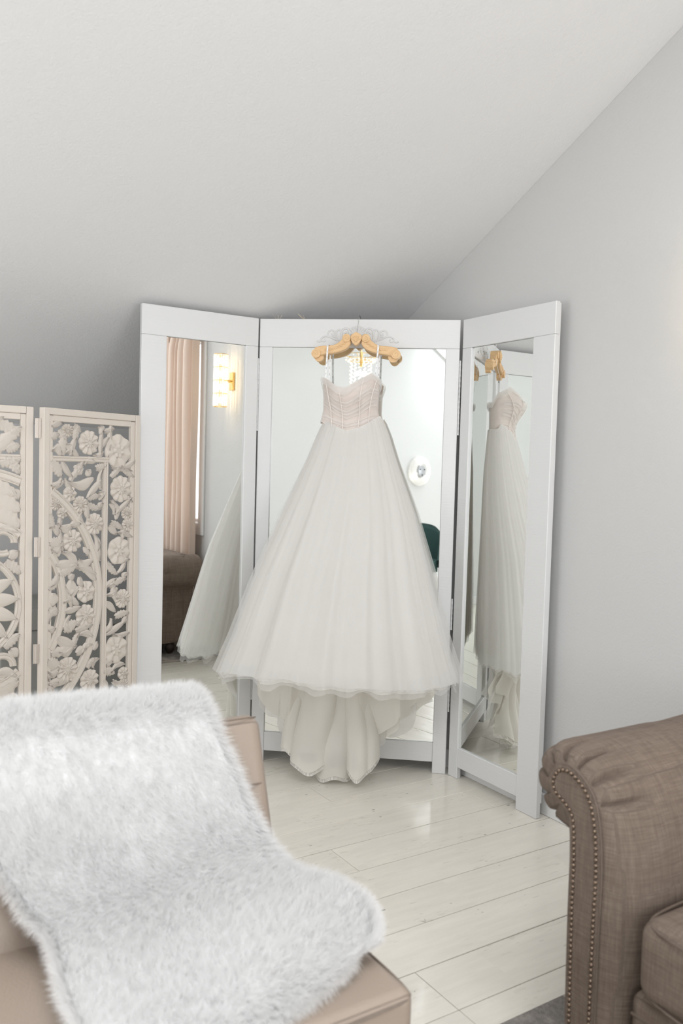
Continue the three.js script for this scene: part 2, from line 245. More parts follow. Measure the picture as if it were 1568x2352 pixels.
{ // ceiling: two slopes and the flat strip between them; the slope behind the camera has roof windows
  const c = struct(group('ceiling'), 'pale sloping attic ceiling'), W = XR - XL, cx = (XR + XL) / 2;
  { const s = new THREE.Shape([[XL, -1.456], [XR, -1.456], [XR, 1.456], [XL, 1.456]].map(p => new THREE.Vector2(...p)));
    for (const [x, w] of ROOF) s.holes.push(new THREE.Path([[x - w / 2, ROOF_Z[0]], [x - w / 2, ROOF_Z[1]], [x + w / 2, ROOF_Z[1]], [x + w / 2, ROOF_Z[0]]].map(p => new THREE.Vector2(...p))));
    mesh('flat_panel', triUV(clean(new THREE.ExtrudeGeometry(s, { depth: 0.2, bevelEnabled: false }).rotateX(Math.PI / 2).translate(0, 3.4, 0))), M.ceiling, c);
    ROOF.forEach(([x, w], i) => {
      const o = struct(group(`window_${i + 6}`, scene, [x, 3.30, (ROOF_Z[0] + ROOF_Z[1]) / 2]), 'white framed rooflight'), h = ROOF_Z[1] - ROOF_Z[0];
      for (const q of [-1, 1]) { mesh('frame_bar', cbox(0.05, 0.06, h, 0.003, [q * (w / 2 - 0.025), 0, 0]), M.trim, o); mesh('frame_bar', cbox(w - 0.1, 0.06, 0.05, 0.003, [0, 0, q * (h / 2 - 0.025)]), M.trim, o); }
      mesh('pane', cbox(w - 0.1, 0.004, h - 0.1, 0.0005), M.pane, o);
    }); }
  const Lb = (-ZB - 1.456) / CA + 0.15, bs = cbox(W, 0.2, Lb, 0.001, [0, 0.1, -Lb / 2]); bs.rotateX(-Math.asin(SA)); bs.translate(cx, 3.2, -1.456); mesh('slope', triUV(bs), M.ceiling, c);
  const Lf = (ZF - 1.456) / CA + 0.2, s = new THREE.Shape(); s.moveTo(XL, 0); s.lineTo(XR, 0); s.lineTo(XR, Lf); s.lineTo(XL, Lf); s.closePath();
  for (const [x, w] of SKY) { const p = new THREE.Path(); p.moveTo(x - w / 2, SKY_S0); p.lineTo(x - w / 2, SKY_S1); p.lineTo(x + w / 2, SKY_S1); p.lineTo(x + w / 2, SKY_S0); p.closePath(); s.holes.push(p); }
  const g = new THREE.ExtrudeGeometry(s, { depth: 0.2, bevelEnabled: false }); g.translate(0, 0, -0.2);
  g.applyMatrix4(new THREE.Matrix4().makeBasis(new THREE.Vector3(1, 0, 0), new THREE.Vector3(0, -SA, CA), new THREE.Vector3(0, -CA, -SA))); g.translate(0, 3.2, 1.456);
  mesh('slope', triUV(clean(g)), M.ceiling, c);
  SKY.forEach(([x, w], i) => {
    const o = struct(group(`window_${i + 2}`, scene, [x, 3.2 - SA * (SKY_S0 + SKY_S1) / 2, 1.456 + CA * (SKY_S0 + SKY_S1) / 2]), 'white framed roof window'); o.rotation.x = Math.asin(SA);
    const h = SKY_S1 - SKY_S0, y = 0.10;
    for (const q of [-1, 1]) { mesh('frame_bar', cbox(0.05, 0.06, h, 0.003, [q * (w / 2 - 0.025), y, 0]), M.trim, o); mesh('frame_bar', cbox(w - 0.1, 0.06, 0.05, 0.003, [0, y, q * (h / 2 - 0.025)]), M.trim, o); }
    mesh('pane', cbox(w - 0.1, 0.004, h - 0.1, 0.0005, [0, y, 0]), M.pane, o);
  });
}
{ // gable window: casing, frame, mullion, panes
  const { z0, z1, y0, y1 } = WIN, o = struct(group('window_1', scene, [XR, y0, (z0 + z1) / 2]), 'white framed window behind the pink curtains'), w = z1 - z0, h = y1 - y0;
  const bar = (name, dz, dy, z, y, x = 0.12, dx = 0.06) => mesh(name, cbox(dx, dy, dz, 0.003, [x, y, z]), M.trim, o);
  for (const q of [-1, 1]) { bar('casing', 0.09, h + 0.18, q * (w / 2 + 0.045), h / 2, -0.008, 0.016); bar('frame_bar', 0.055, h, q * (w / 2 - 0.028), h / 2); bar(q < 0 ? 'sill' : 'casing', w, 0.09, 0, q < 0 ? -0.045 : h + 0.045, -0.008, 0.016); bar('frame_bar', w - 0.11, 0.055, 0, h / 2 + q * (h / 2 - 0.028)); }
  bar('mullion', 0.05, h - 0.11, 0, h / 2);
  for (const q of [-1, 1]) mesh('pane', cbox(0.004, h - 0.11, w / 2 - 0.08, 0.0005, [0.12, h / 2, q * (w / 4 - 0.002)]), M.pane, o);
}
struct(mesh('baseboard_right', cbox(0.016, 0.085, ZF - ZB, 0.003, [XR - 0.008, 0.0425, (ZF + ZB) / 2]), M.trim));
struct(mesh('baseboard_left', cbox(0.016, 0.085, ZF - ZB, 0.003, [XL + 0.008, 0.0425, (ZF + ZB) / 2]), M.trim));

// ---------------------------------------------------------------- three-part folding mirror
const MC = [2.131, 0, -3.241], MTH = -0.6877;                        // middle of the centre panel at the floor, its turn
const mirrorRoot = tag(group('folding_mirror', scene, MC), 'tall white framed three-panel dressing mirror behind the wedding dress', 'mirror');
function mirrorPanel(pos, ry, w, sl, sr, applique) { // local x runs along the panel from its left end, z towards the room
  const p = group('mirror_panel', mirrorRoot, [pos[0] - MC[0], 0, pos[2] - MC[2]], ry);
  const Hh = 2.083, y0 = 0.053, y1 = 0.143, y2 = 1.953, D = 0.024;
  mesh('stile', cbox(sl, y2, D, 0.0022, [sl / 2, y2 / 2, -D / 2]), M.frame, p);
  mesh('stile', cbox(sr, y2, D, 0.0022, [w - sr / 2, y2 / 2, -D / 2]), M.frame, p);
  mesh('top_rail', cbox(w, Hh - y2 - 0.0008, D, 0.0022, [w / 2, (Hh + y2) / 2, -D / 2]), M.frame, p);
  mesh('bottom_rail', cbox(w - sl - sr - 0.0008, y1 - y0, D, 0.0022, [(w + sl - sr) / 2, (y0 + y1) / 2, -D / 2 - 0.001]), M.frame, p);
  mesh('back_board', cbox(w - 0.006, Hh - y0 - 0.012, 0.008, 0.001, [w / 2, (Hh + y0) / 2, -D - 0.0042]), M.frame, p);
  mesh('mirror_glass', cbox(w - sl - sr - 0.001, y2 - y1 - 0.001, 0.005, 0.0002, [(w + sl - sr) / 2, (y1 + y2) / 2, -0.0135]), M.mirror, p);
  return p;
}
const W0 = 0.921, cth = Math.cos(MTH), sth = -Math.sin(MTH);
const PL = mirrorPanel([1.2115, 0, -3.528], 0.004, 0.557, 0.113, 0.063);
const PC = mirrorPanel([MC[0] - cth * W0 / 2, 0, MC[2] - sth * W0 / 2], MTH, W0, 0.062, 0.062);
const PR = mirrorPanel([2.495, 0, -2.940], -Math.PI / 2 - 0.012, 0.563, 0.062, 0.119);
{ // carved white scroll ornament on the centre panel's top rail
  const parts = [], cx = W0 / 2 - 0.005, cy = 2.000, flat = (g) => { g.scale(1, 1, 0.45); return g; };
  for (const s of [-1, 1]) {
    const q = (pts, r, seg = 30) => { const g = tube(pts.map(([x, y, z = 0]) => [cx + s * x, cy + y, z + 0.001]), r, seg, 6); return g; };
    parts.push(q([[0.188, -0.018], [0.172, -0.020], [0.166, -0.006], [0.150, 0.004], [0.125, 0.000], [0.105, -0.010], [0.085, -0.014]], 0.0045));
    parts.push(q([[0.166, -0.012], [0.158, -0.020], [0.148, -0.016], [0.151, -0.008]], 0.0034, 16));
    parts.push(q([[0.138, 0.004], [0.136, 0.020], [0.124, 0.031], [0.109, 0.028], [0.104, 0.016], [0.113, 0.010], [0.119, 0.017]], 0.0042));
    parts.push(q([[0.128, 0.002], [0.112, 0.004], [0.098, 0.000]], 0.0034, 12));
    parts.push(q([[0.090, -0.018], [0.098, 0.004], [0.094, 0.030], [0.080, 0.034], [0.076, 0.020]], 0.0045));
    parts.push(q([[0.080, -0.016], [0.080, -0.022], [0.074, -0.004]], 0.0036, 10));
    parts.push(q([[0.070, -0.018], [0.074, 0.010], [0.066, 0.036], [0.048, 0.040], [0.038, 0.026], [0.034, 0.010]], 0.0055));
    parts.push(q([[0.062, 0.016], [0.052, 0.024], [0.044, 0.012], [0.052, 0.002]], 0.0048, 16));
    for (let k = 0; k < 4; k++) { const a = 0.2 + k * 0.36; parts.push(q([[0.004, 0.004], [0.030 * Math.sin(a), 0.012 + 0.026 * Math.cos(a)], [0.044 * Math.sin(a), 0.016 + 0.036 * Math.cos(a)]], 0.0052, 8)); }
  }
  parts.push(ball(0.011, [cx, cy + 0.004, 0.001], [1, 1, 0.6]));
  mesh('carved_ornament', merge(parts).scale(1, 1, 0.55), M.frame, PC).userData.label = 'raised scroll carving';
}
{ // piano-hinge lengths in the two gaps
  const zig = (x, z, y0, y1) => { const L = []; for (let y = y0; y < y1; y += 0.024) { L.push(cyl(0.0042, 0.0042, 0.011, [x, y, z], 8)); L.push(cyl(0.0034, 0.0034, 0.0125, [x, y + 0.0118, z], 8)); } return merge(L); };
  const hl = [1.7725 - MC[0], -3.5345 - MC[2]], hr = [2.4905 - MC[0], -2.9465 - MC[2]];
  for (const [x, z] of [hl, hr]) for (const [a, b] of [[1.57, 1.885], [0.68, 0.82], [0.30, 0.44]]) mesh('hinge', zig(x, z, a, b), M.frame, mirrorRoot);
}
for (let k = 0; k < 2; k++) { // dry grass wisps that stick out over the mirror's top edge
  const r = rng(60 + k), L = [], ox = k ? 1.945 : 1.848, oz = k ? -3.409 : -3.489;
  for (let i = 0; i < 6; i++) { const a = r() * 6.28, l = 0.02 + 0.025 * r(); L.push(tube([[ox, 2.0825, oz], [ox + 0.4 * l * Math.cos(a), 2.086, oz + 0.3 * l * Math.sin(a)], [ox + l * Math.cos(a), 2.094 + 0.012 * r(), oz + 0.4 * l * Math.sin(a)]], 0.0007, 6, 4)); }
  tag(mesh('dried_grass', merge(L), M.grass), k ? 'few dry grass wisps on mirror top, nearer the hanger' : 'few dry grass wisps on mirror top, nearer the left corner', 'dried grass');
}

// ---------------------------------------------------------------- carved wooden hanger, hooked over the centre panel (local: x along the mirror, z off it)
const place = (name) => group(name, scene, MC, MTH);
{
  const h = tag(place('coat_hanger'), 'carved pale wooden hanger with scrolled ends holding the dress', 'hanger');
  const Z0 = 0.040, D = 0.032, hx = (zx) => zx * 0.000302 - 0.2356, hy = (zy) => 2.0973 - 0.000297 * zy;
  for (const s of [-1, 1]) {
    const X = (zx) => s < 0 ? hx(zx) : 2 * hx(770) - hx(zx), P = (list) => list.map(([a, b]) => [X(a), hy(b)]);
    const top = [[150, 520], [230, 497], [310, 490], [400, 484], [460, 468], [520, 430], [560, 385], [600, 330]], low = [[690, 400], [688, 465], [650, 520], [590, 562], [510, 592], [420, 612], [320, 626], [235, 645], [160, 660]];
    const sm = (l) => new THREE.SplineCurve(l.map(p => new THREE.Vector2(...p))).getPoints(28).map(v => [v.x, v.y]);
    let out = P([...sm(top), ...sm(low)]); if (s > 0) out.reverse();
    const arm = mesh('arm', triUV(clean(prism(out, D, 0.004, [0, 0, Z0], 3))), M.hangerWood, h);
    const disc = (a, b, r, d) => { const g = new THREE.CylinderGeometry(r, r * 1.04, d, 28, 1); g.rotateX(Math.PI / 2); g.translate(X(a), hy(b), Z0 + d / 2 - 0.001); return triUV(clean(g)); };
    mesh('end_scroll', merge([disc(172, 612, 0.0205, D + 0.006), disc(215, 655, 0.0215, D - 0.008)]), M.hangerWood, h);
    mesh('inner_scroll', disc(626, 376, 0.0185, D + 0.006), M.hangerWood, h);
    // carved spirals and leaves
    const spiral = (a, b, R, turns, zz) => { const pts = []; for (let k = 0; k <= 28; k++) { const t = k / 28, an = s * (turns * 6.283 * t + 1.2); pts.push([X(a) + R * (1 - 0.85 * t) * Math.cos(an), hy(b) + R * (1 - 0.85 * t) * Math.sin(an), zz]); } return tube(pts, 0.0013, 60, 5); };
    mesh('carved_spiral', merge([spiral(172, 612, 0.0185, 1.4, Z0 + D + 0.0048), spiral(626, 376, 0.0165, 1.5, Z0 + D + 0.0048)]), M.hangerWood, h);
    const L = [];
    for (let k = 0; k < 7; k++) { const t = 0.1 + k * 0.125, a = mix(290, 640, t), b = lut([[290, 555], [420, 545], [520, 508], [600, 455], [640, 420]], a); L.push(ball(0.0085, [X(a), hy(b) + 0.001, Z0 + D - 0.0005], [1.25, 0.55, 0.35], 10, 6).translate(0, 0, 0)); L.push(tube([[X(a - 18), hy(b + 16), Z0 + D], [X(a), hy(b - 8), Z0 + D + 0.002], [X(a + 22), hy(b - 22), Z0 + D]], 0.0014, 8, 5)); }
    mesh('carved_leaves', merge(L), M.hangerWood, h);
    mesh('rim', tube(sm(low.slice(1)).filter((_, i) => i % 3 === 0).map(([a, b]) => [X(a), hy(b - 14), Z0 + D]), 0.0018, 50, 5), M.hangerWood, h);
  }
  const sh = [[770, 285], [812, 305], [848, 330], [856, 365], [845, 408], [822, 452], [795, 478], [770, 492], [745, 478], [718, 452], [695, 408], [690, 365], [698, 330], [735, 305]].map(([a, b]) => [hx(a), hy(b)]).reverse();
  const ro = mesh('rosette', triUV(clean(prism(sh, D + 0.012, 0.004, [0, 0, Z0], 3))), M.hangerWood, h), cxr = hx(770);
  mesh('petals', merge([-2, -1, 0, 1, 2].map(k => { const a = k * 0.62; return ball(0.011, [0, 0.012, 0], [0.38, 1, 0.35], 10, 8).rotateZ(a).translate(cxr, hy(412), Z0 + D + 0.012); }).concat([ball(0.006, [cxr, hy(425), Z0 + D + 0.012], [1, 1, 0.6])])), M.hangerWood, ro);
  const zc = Z0 + D / 2, hk = [];
  for (const p of [[cxr, hy(290), zc], [cxr + 0.003, hy(215), zc], [cxr + 0.0065, hy(140), zc], [cxr + 0.008, 2.080, zc - 0.004], [cxr + 0.008, 2.0915, zc - 0.020], [cxr + 0.008, 2.0955, zc - 0.045], [cxr + 0.008, 2.0895, zc - 0.075], [cxr + 0.008, 2.070, zc - 0.0935], [cxr + 0.008, 2.050, zc - 0.0945]]) hk.push(p);
  mesh('hook', tube(hk, 0.0017, 60, 8), M.steel, h);
}

// ---------------------------------------------------------------- strapless tulle wedding dress
{
  const d = tag(place('wedding_dress'), 'ivory tulle wedding dress with blush corset hanging in front of mirror', 'dress');
  const halfW = (y) => lut([[0.40, 0.592], [0.505, 0.552], [0.66, 0.492], [0.90, 0.411], [1.20, 0.303], [1.44, 0.203], [1.56, 0.160], [1.63, 0.128]], y);
  const cenA = (y) => lut([[0.45, -0.026], [0.9, -0.022], [1.2, -0.008], [1.6, 0.000]], y);
  const zMid = (y) => lut([[0.4, 0.262], [1.0, 0.195], [1.4, 0.126], [1.63, 0.096]], y), halfD = (y) => lut([[0.4, 0.242], [1.0, 0.172], [1.4, 0.102], [1.63, 0.060]], y);
  const waist = (x) => lut([[-0.15, 1.612], [-0.07, 1.575], [-0.024, 1.556], [0.03, 1.570], [0.13, 1.625]], x);
  const F = (t, q) => 0.26 * Math.cos(9 * t + 0.7 + q) + 0.30 * Math.cos(14 * t + 2.1 - q) + 0.22 * Math.cos(23 * t + 0.3 + 2 * q) + 0.18 * Math.cos(37 * t + 1.9) + 0.12 * Math.cos(58 * t + 0.4);
  const H2 = noiseGrid(64, 91);
  function skirt(y1, amp, shrink, q, hemRough) { // one bell-shaped layer
    return surf(380, 60, (u, v) => {
      const t = u * 2 * Math.PI, c = Math.cos(t), s = Math.sin(t);
      const low = y1 + hemRough * (H2(u * 48, q * 7) - 0.5) + 0.008 * Math.cos(3 * t + q) + (s < 0 ? -0.02 * s : 0);
      const hi = s > 0 ? mix(1.612, waist(cenA(1.6) + 0.14 * c) + 0.012, sstep(0, 0.35, s)) : 1.612, y = mix(hi, low, Math.pow(v, 0.96)), k = sstep(1.6, 0.5, y), f = amp * (0.10 + 0.90 * k) * F(t + 0.12 * (1 - k), q);
      const r = 1 - shrink * (0.2 + 0.8 * k);
      const x = cenA(y) + (halfW(y) * r + f * (0.25 + 0.75 * Math.abs(s))) * c, z = zMid(y) + (halfD(y) * r + f) * s;
      return [x, y, Math.max(0.012, z)];
    }, true, 3, 1);
  }
  mesh('underskirt', skirt(0.540, 0.026, 0.100, 0.0, 0.01), M.blush, d).userData.label = 'blush lining';
  mesh('tulle_layer', skirt(0.490, 0.024, 0.066, 0.02, 0.025), M.tulleUnder, d);
  mesh('tulle_layer', skirt(0.500, 0.022, 0.040, 0.05, 0.030), M.tulle, d);
  mesh('tulle_layer', skirt(0.507, 0.020, 0.000, 0.08, 0.020), M.tulle, d);
  mesh('hem_net', skirt(0.472, 0.025, 0.080, 0.01, 0.045), M.tulle, d);
  // gathered train below the hem: long satin folds in the middle, rippling swags at both sides
  const drape = (name, a0, a1, top, bots, z0, amp, nf, ph, mat, lift = 0) => mesh(name, surf(140, 36, (u, v) => {
    const ax = mix(a0, a1, u), w = u * nf * Math.PI + ph, fold = Math.sin(w) + 0.35 * Math.sin(2.3 * w + 1), yb = lut(bots, ax) + lift + 0.018 * fold, y = mix(top, yb, v);
    return [ax * (0.92 + 0.08 * v) - 0.01 + 0.020 * Math.cos(w) * v, y, z0 + amp * (0.3 + 0.7 * v) * fold + 0.03 * Math.sin(Math.PI * v)];
  }, false, 2, 0.5), mat, d);
  const fold = (a0, a1, w0, w1, yb, z0, tilt, sk) => { // one hanging fold: a forward-bulging half cone with a rounded lower end
    const f = (e) => (u, v) => { const w = mix(w0, w1, Math.pow(v, 0.8)), p = u * 2 - 1, c = Math.sqrt(Math.max(0, 1 - Math.pow(Math.abs(p), 2.6))), y = mix(0.60, yb + e + 0.014 * Math.pow(Math.abs(p), 2) + 0.012 * Math.sin(p * 4 + sk * 5), v); return [mix(a0, a1, Math.pow(v, 0.9)) + w * p + sk * 0.015 * Math.sin(v * 5), y, z0 - 0.05 + (0.030 + 0.055 * v) * c + tilt * v + 0.010 * Math.sin(v * 9 + sk * 3) * c]; };
    mesh('train_fold', surf(36, 30, f(0.018)), M.satin, d);
    mesh('lace_hem', surf(36, 6, (u, v) => { const q = f(0)(u, mix(0.90, 1, v)); q[2] -= 0.006; return q; }, false, 0.6, 0.12), M.lace, d);
  };
  const lb = [[-0.44, 0.47], [-0.38, 0.34], [-0.29, 0.24], [-0.20, 0.14]], rb = [[0.08, 0.13], [0.17, 0.165], [0.27, 0.225], [0.33, 0.30], [0.40, 0.39], [0.48, 0.47]];
  drape('train_side', -0.40, -0.17, 0.60, lb, 0.165, 0.020, 3.2, 0.9, M.satin, 0.03);
  drape('lace_hem', -0.40, -0.20, 0.54, lb, 0.14, 0.018, 4.4, 0.3, M.tulleUnder, -0.015);
  drape('train_side', 0.06, 0.40, 0.60, rb, 0.155, 0.022, 4.0, 0.4, M.satin, 0.035);
  drape('train_side', 0.06, 0.36, 0.60, rb, 0.185, 0.020, 3.0, 1.6, M.satin, 0.075);
  drape('lace_hem', 0.06, 0.40, 0.54, rb, 0.125, 0.018, 5.2, 1.1, M.tulleUnder, -0.005);
  fold(-0.200, -0.235, 0.034, 0.046, 0.108, 0.185, -0.01, 0.6);
  fold(0.085, 0.100, 0.045, 0.058, 0.074, 0.195, 0.00, -0.5);
  fold(-0.030, -0.035, 0.045, 0.085, 0.014, 0.212, 0.00, 0.2);
  fold(0.035, 0.070, 0.036, 0.056, 0.038, 0.222, 0.005, -0.3);
  fold(-0.105, -0.130, 0.066, 0.092, 0.054, 0.230, 0.01, 0.9);
  // corset: blush lace lining, pleated sheer overlay, neckline band, boning
  const neck = (x) => lut([[-0.15, 1.800], [-0.143, 1.808], [-0.12, 1.795], [-0.065, 1.756], [-0.03, 1.752], [0.02, 1.785], [0.073, 1.822], [0.095, 1.806], [0.115, 1.785]], x);
  const bw = (y) => lut([[1.54, 0.145], [1.60, 0.134], [1.66, 0.121], [1.72, 0.122], [1.80, 0.128], [1.83, 0.127]], y), bd = (y) => lut([[1.54, 0.070], [1.62, 0.055], [1.70, 0.058], [1.76, 0.064], [1.83, 0.056]], y);
  function corset(u, v, out = 0, y0 = null, y1 = null) { // u 0..1 round, front at u = 0.25
    const t = u * 2 * Math.PI, c = Math.cos(t), s = Math.sin(t), xf = -0.016 + 0.125 * c;
    const top = s > 0 ? neck(xf) : mix(neck(xf), 1.745, Math.min(1, -s * 2.5)), bot = s > 0 ? waist(xf) : 1.60;
    const y = mix(y1 ? y1(xf, top, bot) : top, y0 ? y0(xf, top, bot) : bot, v);
    let z = 0.095 + (bd(y) + out) * s, x = -0.016 + (bw(y) + out) * c;
    if (s > 0) z += s * 0.056 * (gauss(x + 0.075, 0.042) + gauss(x - 0.055, 0.042)) * gauss(y - 1.735, 0.048);
    return [x, y, Math.max(0.012, z)];
  }
  const bod = mesh('bodice', surf(120, 40, (u, v) => corset(u, v), true, 1.2, 0.6), M.laceLining, d); bod.userData.label = 'blush lace corset lining';
  mesh('pleated_overlay', surf(140, 110, (u, v) => { const s = Math.sin(u * 6.283), p = Math.pow(Math.abs(Math.sin(v * 5.5 * Math.PI + 1.6 * Math.sin(u * 12.6) + 0.5)), 0.6); return corset(u, v, 0.003 + 0.0028 * p * Math.max(0, s)); }, true, 1.2, 0.6), M.sheer, bod);
  const pl = []; // soft folds of gathered net across the front
  for (let k = 0; k < 7; k++) { const vv = 0.36 + k * 0.085 + 0.015 * Math.sin(k * 4.1); pl.push(surf(60, 6, (u, v) => { const uu = mix(0.05, 0.45, u), w = vv + 0.10 * Math.pow(Math.abs(u - 0.48) * 2, 1.5) * (k < 5 ? -1 : 0.4) + 0.02 * (v - 0.5) * (2 + Math.sin(k * 2.1 + u * 5)); return corset(uu, clamp(w), 0.0062 + 0.0045 * Math.sin(Math.PI * v) * Math.sin(Math.PI * u)); }, false, 1, 0.1)); }
  mesh('gathered_folds', merge(pl), M.sheer, bod);
  mesh('neckline_band', surf(120, 6, (u, v) => corset(u, v, 0.010 + 0.002 * Math.sin(v * 3.14), (x, t, b) => t - 0.026 - 0.010 * gauss(x + 0.03, 0.03), (x, t) => t + 0.003), true, 1, 0.1), M.tulleUnder, bod);
  for (const [u0, u1] of [[0.395, 0.335], [0.300, 0.275], [0.175, 0.205], [0.085, 0.150]]) { const pts = []; for (let k = 0; k <= 14; k++) pts.push(corset(mix(u0, u1, k / 14), mix(0.02, 0.98, k / 14), 0.0095)); const g = tube(pts, 0.0018, 40, 6); mesh('boning', g, M.boning, bod); }
  for (const [x0, x1, z1, zt, yb] of [[-0.131, -0.130, 0.120, 0.076, 1.800], [-0.122, -0.124, 0.055, 0.034, 1.770], [0.098, 0.092, 0.120, 0.076, 1.805], [0.103, 0.100, 0.055, 0.034, 1.770]]) { // hanging ribbons, over the hanger's arms
    const g = surf(2, 24, (u, v) => [mix(x0, x1, v) + (u - 0.5) * 0.0075, mix(1.954, yb, v), mix(zt, z1, Math.pow(v, 1.3))], false, 1, 1); mesh('strap', g, M.ribbon, d);
  }
  for (const x of [-0.1265, 0.1005]) mesh('strap', surf(2, 8, (u, v) => [x + (u - 0.5) * 0.0075, 1.954 + 0.0025 * Math.sin(v * 3.14), mix(0.076, 0.034, v)]), M.ribbon, d);
}

// ---------------------------------------------------------------- carved folding screen
const LEAVES = [[31,1532,73,1543,19],[32,1484,57,1501,22],[32,1436,68,1426,28],[67,1518,93,1487,25],[87,1487,81,1427,28],[114,1428,94,1460,25],[121,1428,140,1489,19],[140,1489,153,1534,22],[250,1539,265,1517,25],[272,1512,266,1432,16],[287,1524,331,1538,16],[231,1431,274,1438,19],[316,1537,303,1433,17],[133,1538,160,1517,19],[94,1427,148,1423,22],[302,1496,273,1455,16],[326,1342,371,1383,19],[371,1383,440,1408,19],[333,1376,425,1366,16],[394,1366,437,1342,19],[328,1237,352,1172,25],[352,1190,427,1247,16],[419,1259,435,1235,15],[337,1190,321,1226,19],[315,1133,353,1102,22],[330,1150,383,1124,19],[353,1102,430,1086,16],[398,1129,391,1082,19],[310,982,356,937,21],[356,937,401,981,16],[393,982,424,991,14],[327,887,402,909,22],[402,903,417,932,19],[304,889,349,914,19],[342,886,358,825,21],[305,854,357,872,19],[306,819,351,778,21],[359,754,421,763,22],[329,746,307,702,19],[315,689,398,724,21],[398,724,413,746,19],[345,684,422,679,17],[310,560,340,567,27],[303,532,348,518,27],[340,525,401,544,19],[303,491,319,452,25],[349,482,403,453,17],[305,420,365,437,25],[365,437,427,405,19],[33,1393,69,1345,31],[69,1329,30,1307,21],[81,1394,122,1340,19],[122,1329,175,1396,19],[122,1318,218,1329,31],[82,1318,37,1302,19],[148,1384,166,1351,31],[189,1385,231,1397,22],[211,1346,197,1363,25],[246,1375,289,1387,22],[275,1364,269,1295,16],[261,1318,205,1262,21],[205,1251,262,1261,19],[255,1273,269,1250,34],[198,1240,206,1172,21],[206,1228,263,1210,19],[178,1195,179,1161,22],[123,1285,95,1329,16],[263,1215,277,1232,17],[236,1102,251,1044,22],[258,1067,266,1003,21],[25,1189,39,1145,25],[65,1155,124,1147,25],[124,1147,165,1151,22],[71,1176,65,1144,16],[20,1140,58,1117,22],[71,1127,86,1050,16],[27,1081,72,1089,34],[33,1059,72,1072,31],[53,1046,72,1067,27],[98,1142,118,1108,19],[86,1039,147,984,25],[60,997,140,996,30],[73,963,147,990,29],[167,1011,223,1001,25],[195,1031,208,1041,31],[154,989,238,948,24],[161,972,238,925,25],[168,937,182,902,21],[134,952,127,930,22],[101,905,155,894,37],[127,924,121,875,37],[114,876,128,829,16],[95,844,156,832,22],[102,810,170,819,20],[16,908,61,942,27],[16,919,60,958,19],[42,884,36,841,37],[23,826,56,805,31],[17,778,62,815,25],[11,746,50,751,22],[96,744,150,759,34],[122,785,116,730,25],[157,747,184,777,19],[157,724,227,737,21],[164,700,228,691,22],[70,704,144,670,31],[44,653,144,664,29],[77,653,131,661,25],[158,633,200,643,27],[144,670,164,712,19],[186,629,228,656,20],[243,636,257,663,22],[19,624,71,604,37],[0,584,65,588,25],[33,534,119,528,25],[14,516,65,533,27],[13,549,32,556,22],[39,521,53,485,16],[174,482,189,433,22],[189,433,245,462,19],[231,447,260,464,25],[215,566,243,596,19],[244,561,265,592,21],[-5,487,33,495,25],[80,440,120,465,19]];
const FLOWERS = [[206, 1475, 44], [358, 1447, 62], [100, 1517, 24], [376, 1289, 50], [116, 1271, 28], [166, 1229, 30], [47, 1231, 21], [80, 1197, 21], [239, 1148, 40], [130, 1086, 41], [369, 1031, 53], [409, 1188, 25], [414, 1138, 25], [200, 877, 40], [392, 827, 36], [198, 781, 41], [361, 616, 55], [111, 577, 45], [223, 512, 41], [402, 507, 25], [403, 456, 25], [56, 468, 21], [24, 436, 20], [134, 434, 30]];
function flowerGeo(n, seed) { // scalloped disc, raised ribs, a boss in the middle
  const rings = [[1, 0.000], [0.97, 0.10], [0.72, 0.17], [0.42, 0.09], [0.38, 0.20], [0.2, 0.24], [0.15, 0.16], [0.0, 0.22]], r = rng(seed), ph = r() * 6;
  return surf(n * 4, rings.length - 1, (u, v) => { const [R, h] = rings[Math.round(v * (rings.length - 1))], t = u * 6.28318, lob = R > 0.5 ? 0.86 + 0.14 * Math.pow(Math.abs(Math.cos(n * t / 2 + ph)), 0.6) * (R > 0.9 ? 1 : 0.7) : 1, rib = R > 0.25 && R < 0.98 ? 0.11 * Math.cos(n * t + ph * 2) : 0; return [R * lob * Math.cos(t), R * lob * Math.sin(t), h + rib]; }, true);
}
const flowerG = [flowerGeo(10, 1), flowerGeo(7, 2), flowerGeo(12, 3)];
function leafGeo(kind) { // unit leaf from (0,0) to (1,0): half-width 0.5, ridge along the middle
  const N = 10;
  return surf(4, N, (u, v) => {
    const w = kind === 0 ? Math.pow(Math.sin(Math.PI * Math.min(1, 0.08 + 0.92 * v)), 0.75) : kind === 1 ? Math.pow(Math.sin(Math.PI * (0.12 + 0.86 * v)), 0.6) * (1 + 0.16 * (Math.round(v * N) % 2 ? 1 : -1)) : 0.35 + 0.65 * Math.sin(Math.PI * Math.pow(v, 1.6));
    const bend = kind === 2 ? 0.45 * Math.sin(Math.PI * v) : 0.10 * Math.sin(Math.PI * v), s = u * 2 - 1, hgt = Math.abs(s) > 0.9 ? 0 : Math.abs(s) > 0.3 ? 1 : 0.45;
    return [v * 1.24 - 0.12, 0.5 * w * s + bend, hgt];
  });
}
const leafG = [leafGeo(0), leafGeo(1), leafGeo(2)];
function leafOn(p, u0, v0, u1, v1, w, k, z = 0.004) { const L = Math.hypot(u1 - u0, v1 - v0), m = mesh('leaf', leafG[k % 3], M.screen, p); m.position.set(u0, v0, z); m.rotation.z = Math.atan2(v1 - v0, u1 - u0); m.scale.set(Math.max(L, 0.02), w * (k % 6 < 3 ? 1 : -1), 0.010); return m; }
function flowerOn(p, u, v, r, k) { const m = mesh('flower', flowerG[k % 3], M.screen, p); m.position.set(u, v, 0.004); m.scale.set(r * 1.14, r * 1.14, 0.045); m.rotation.z = k; return m; }
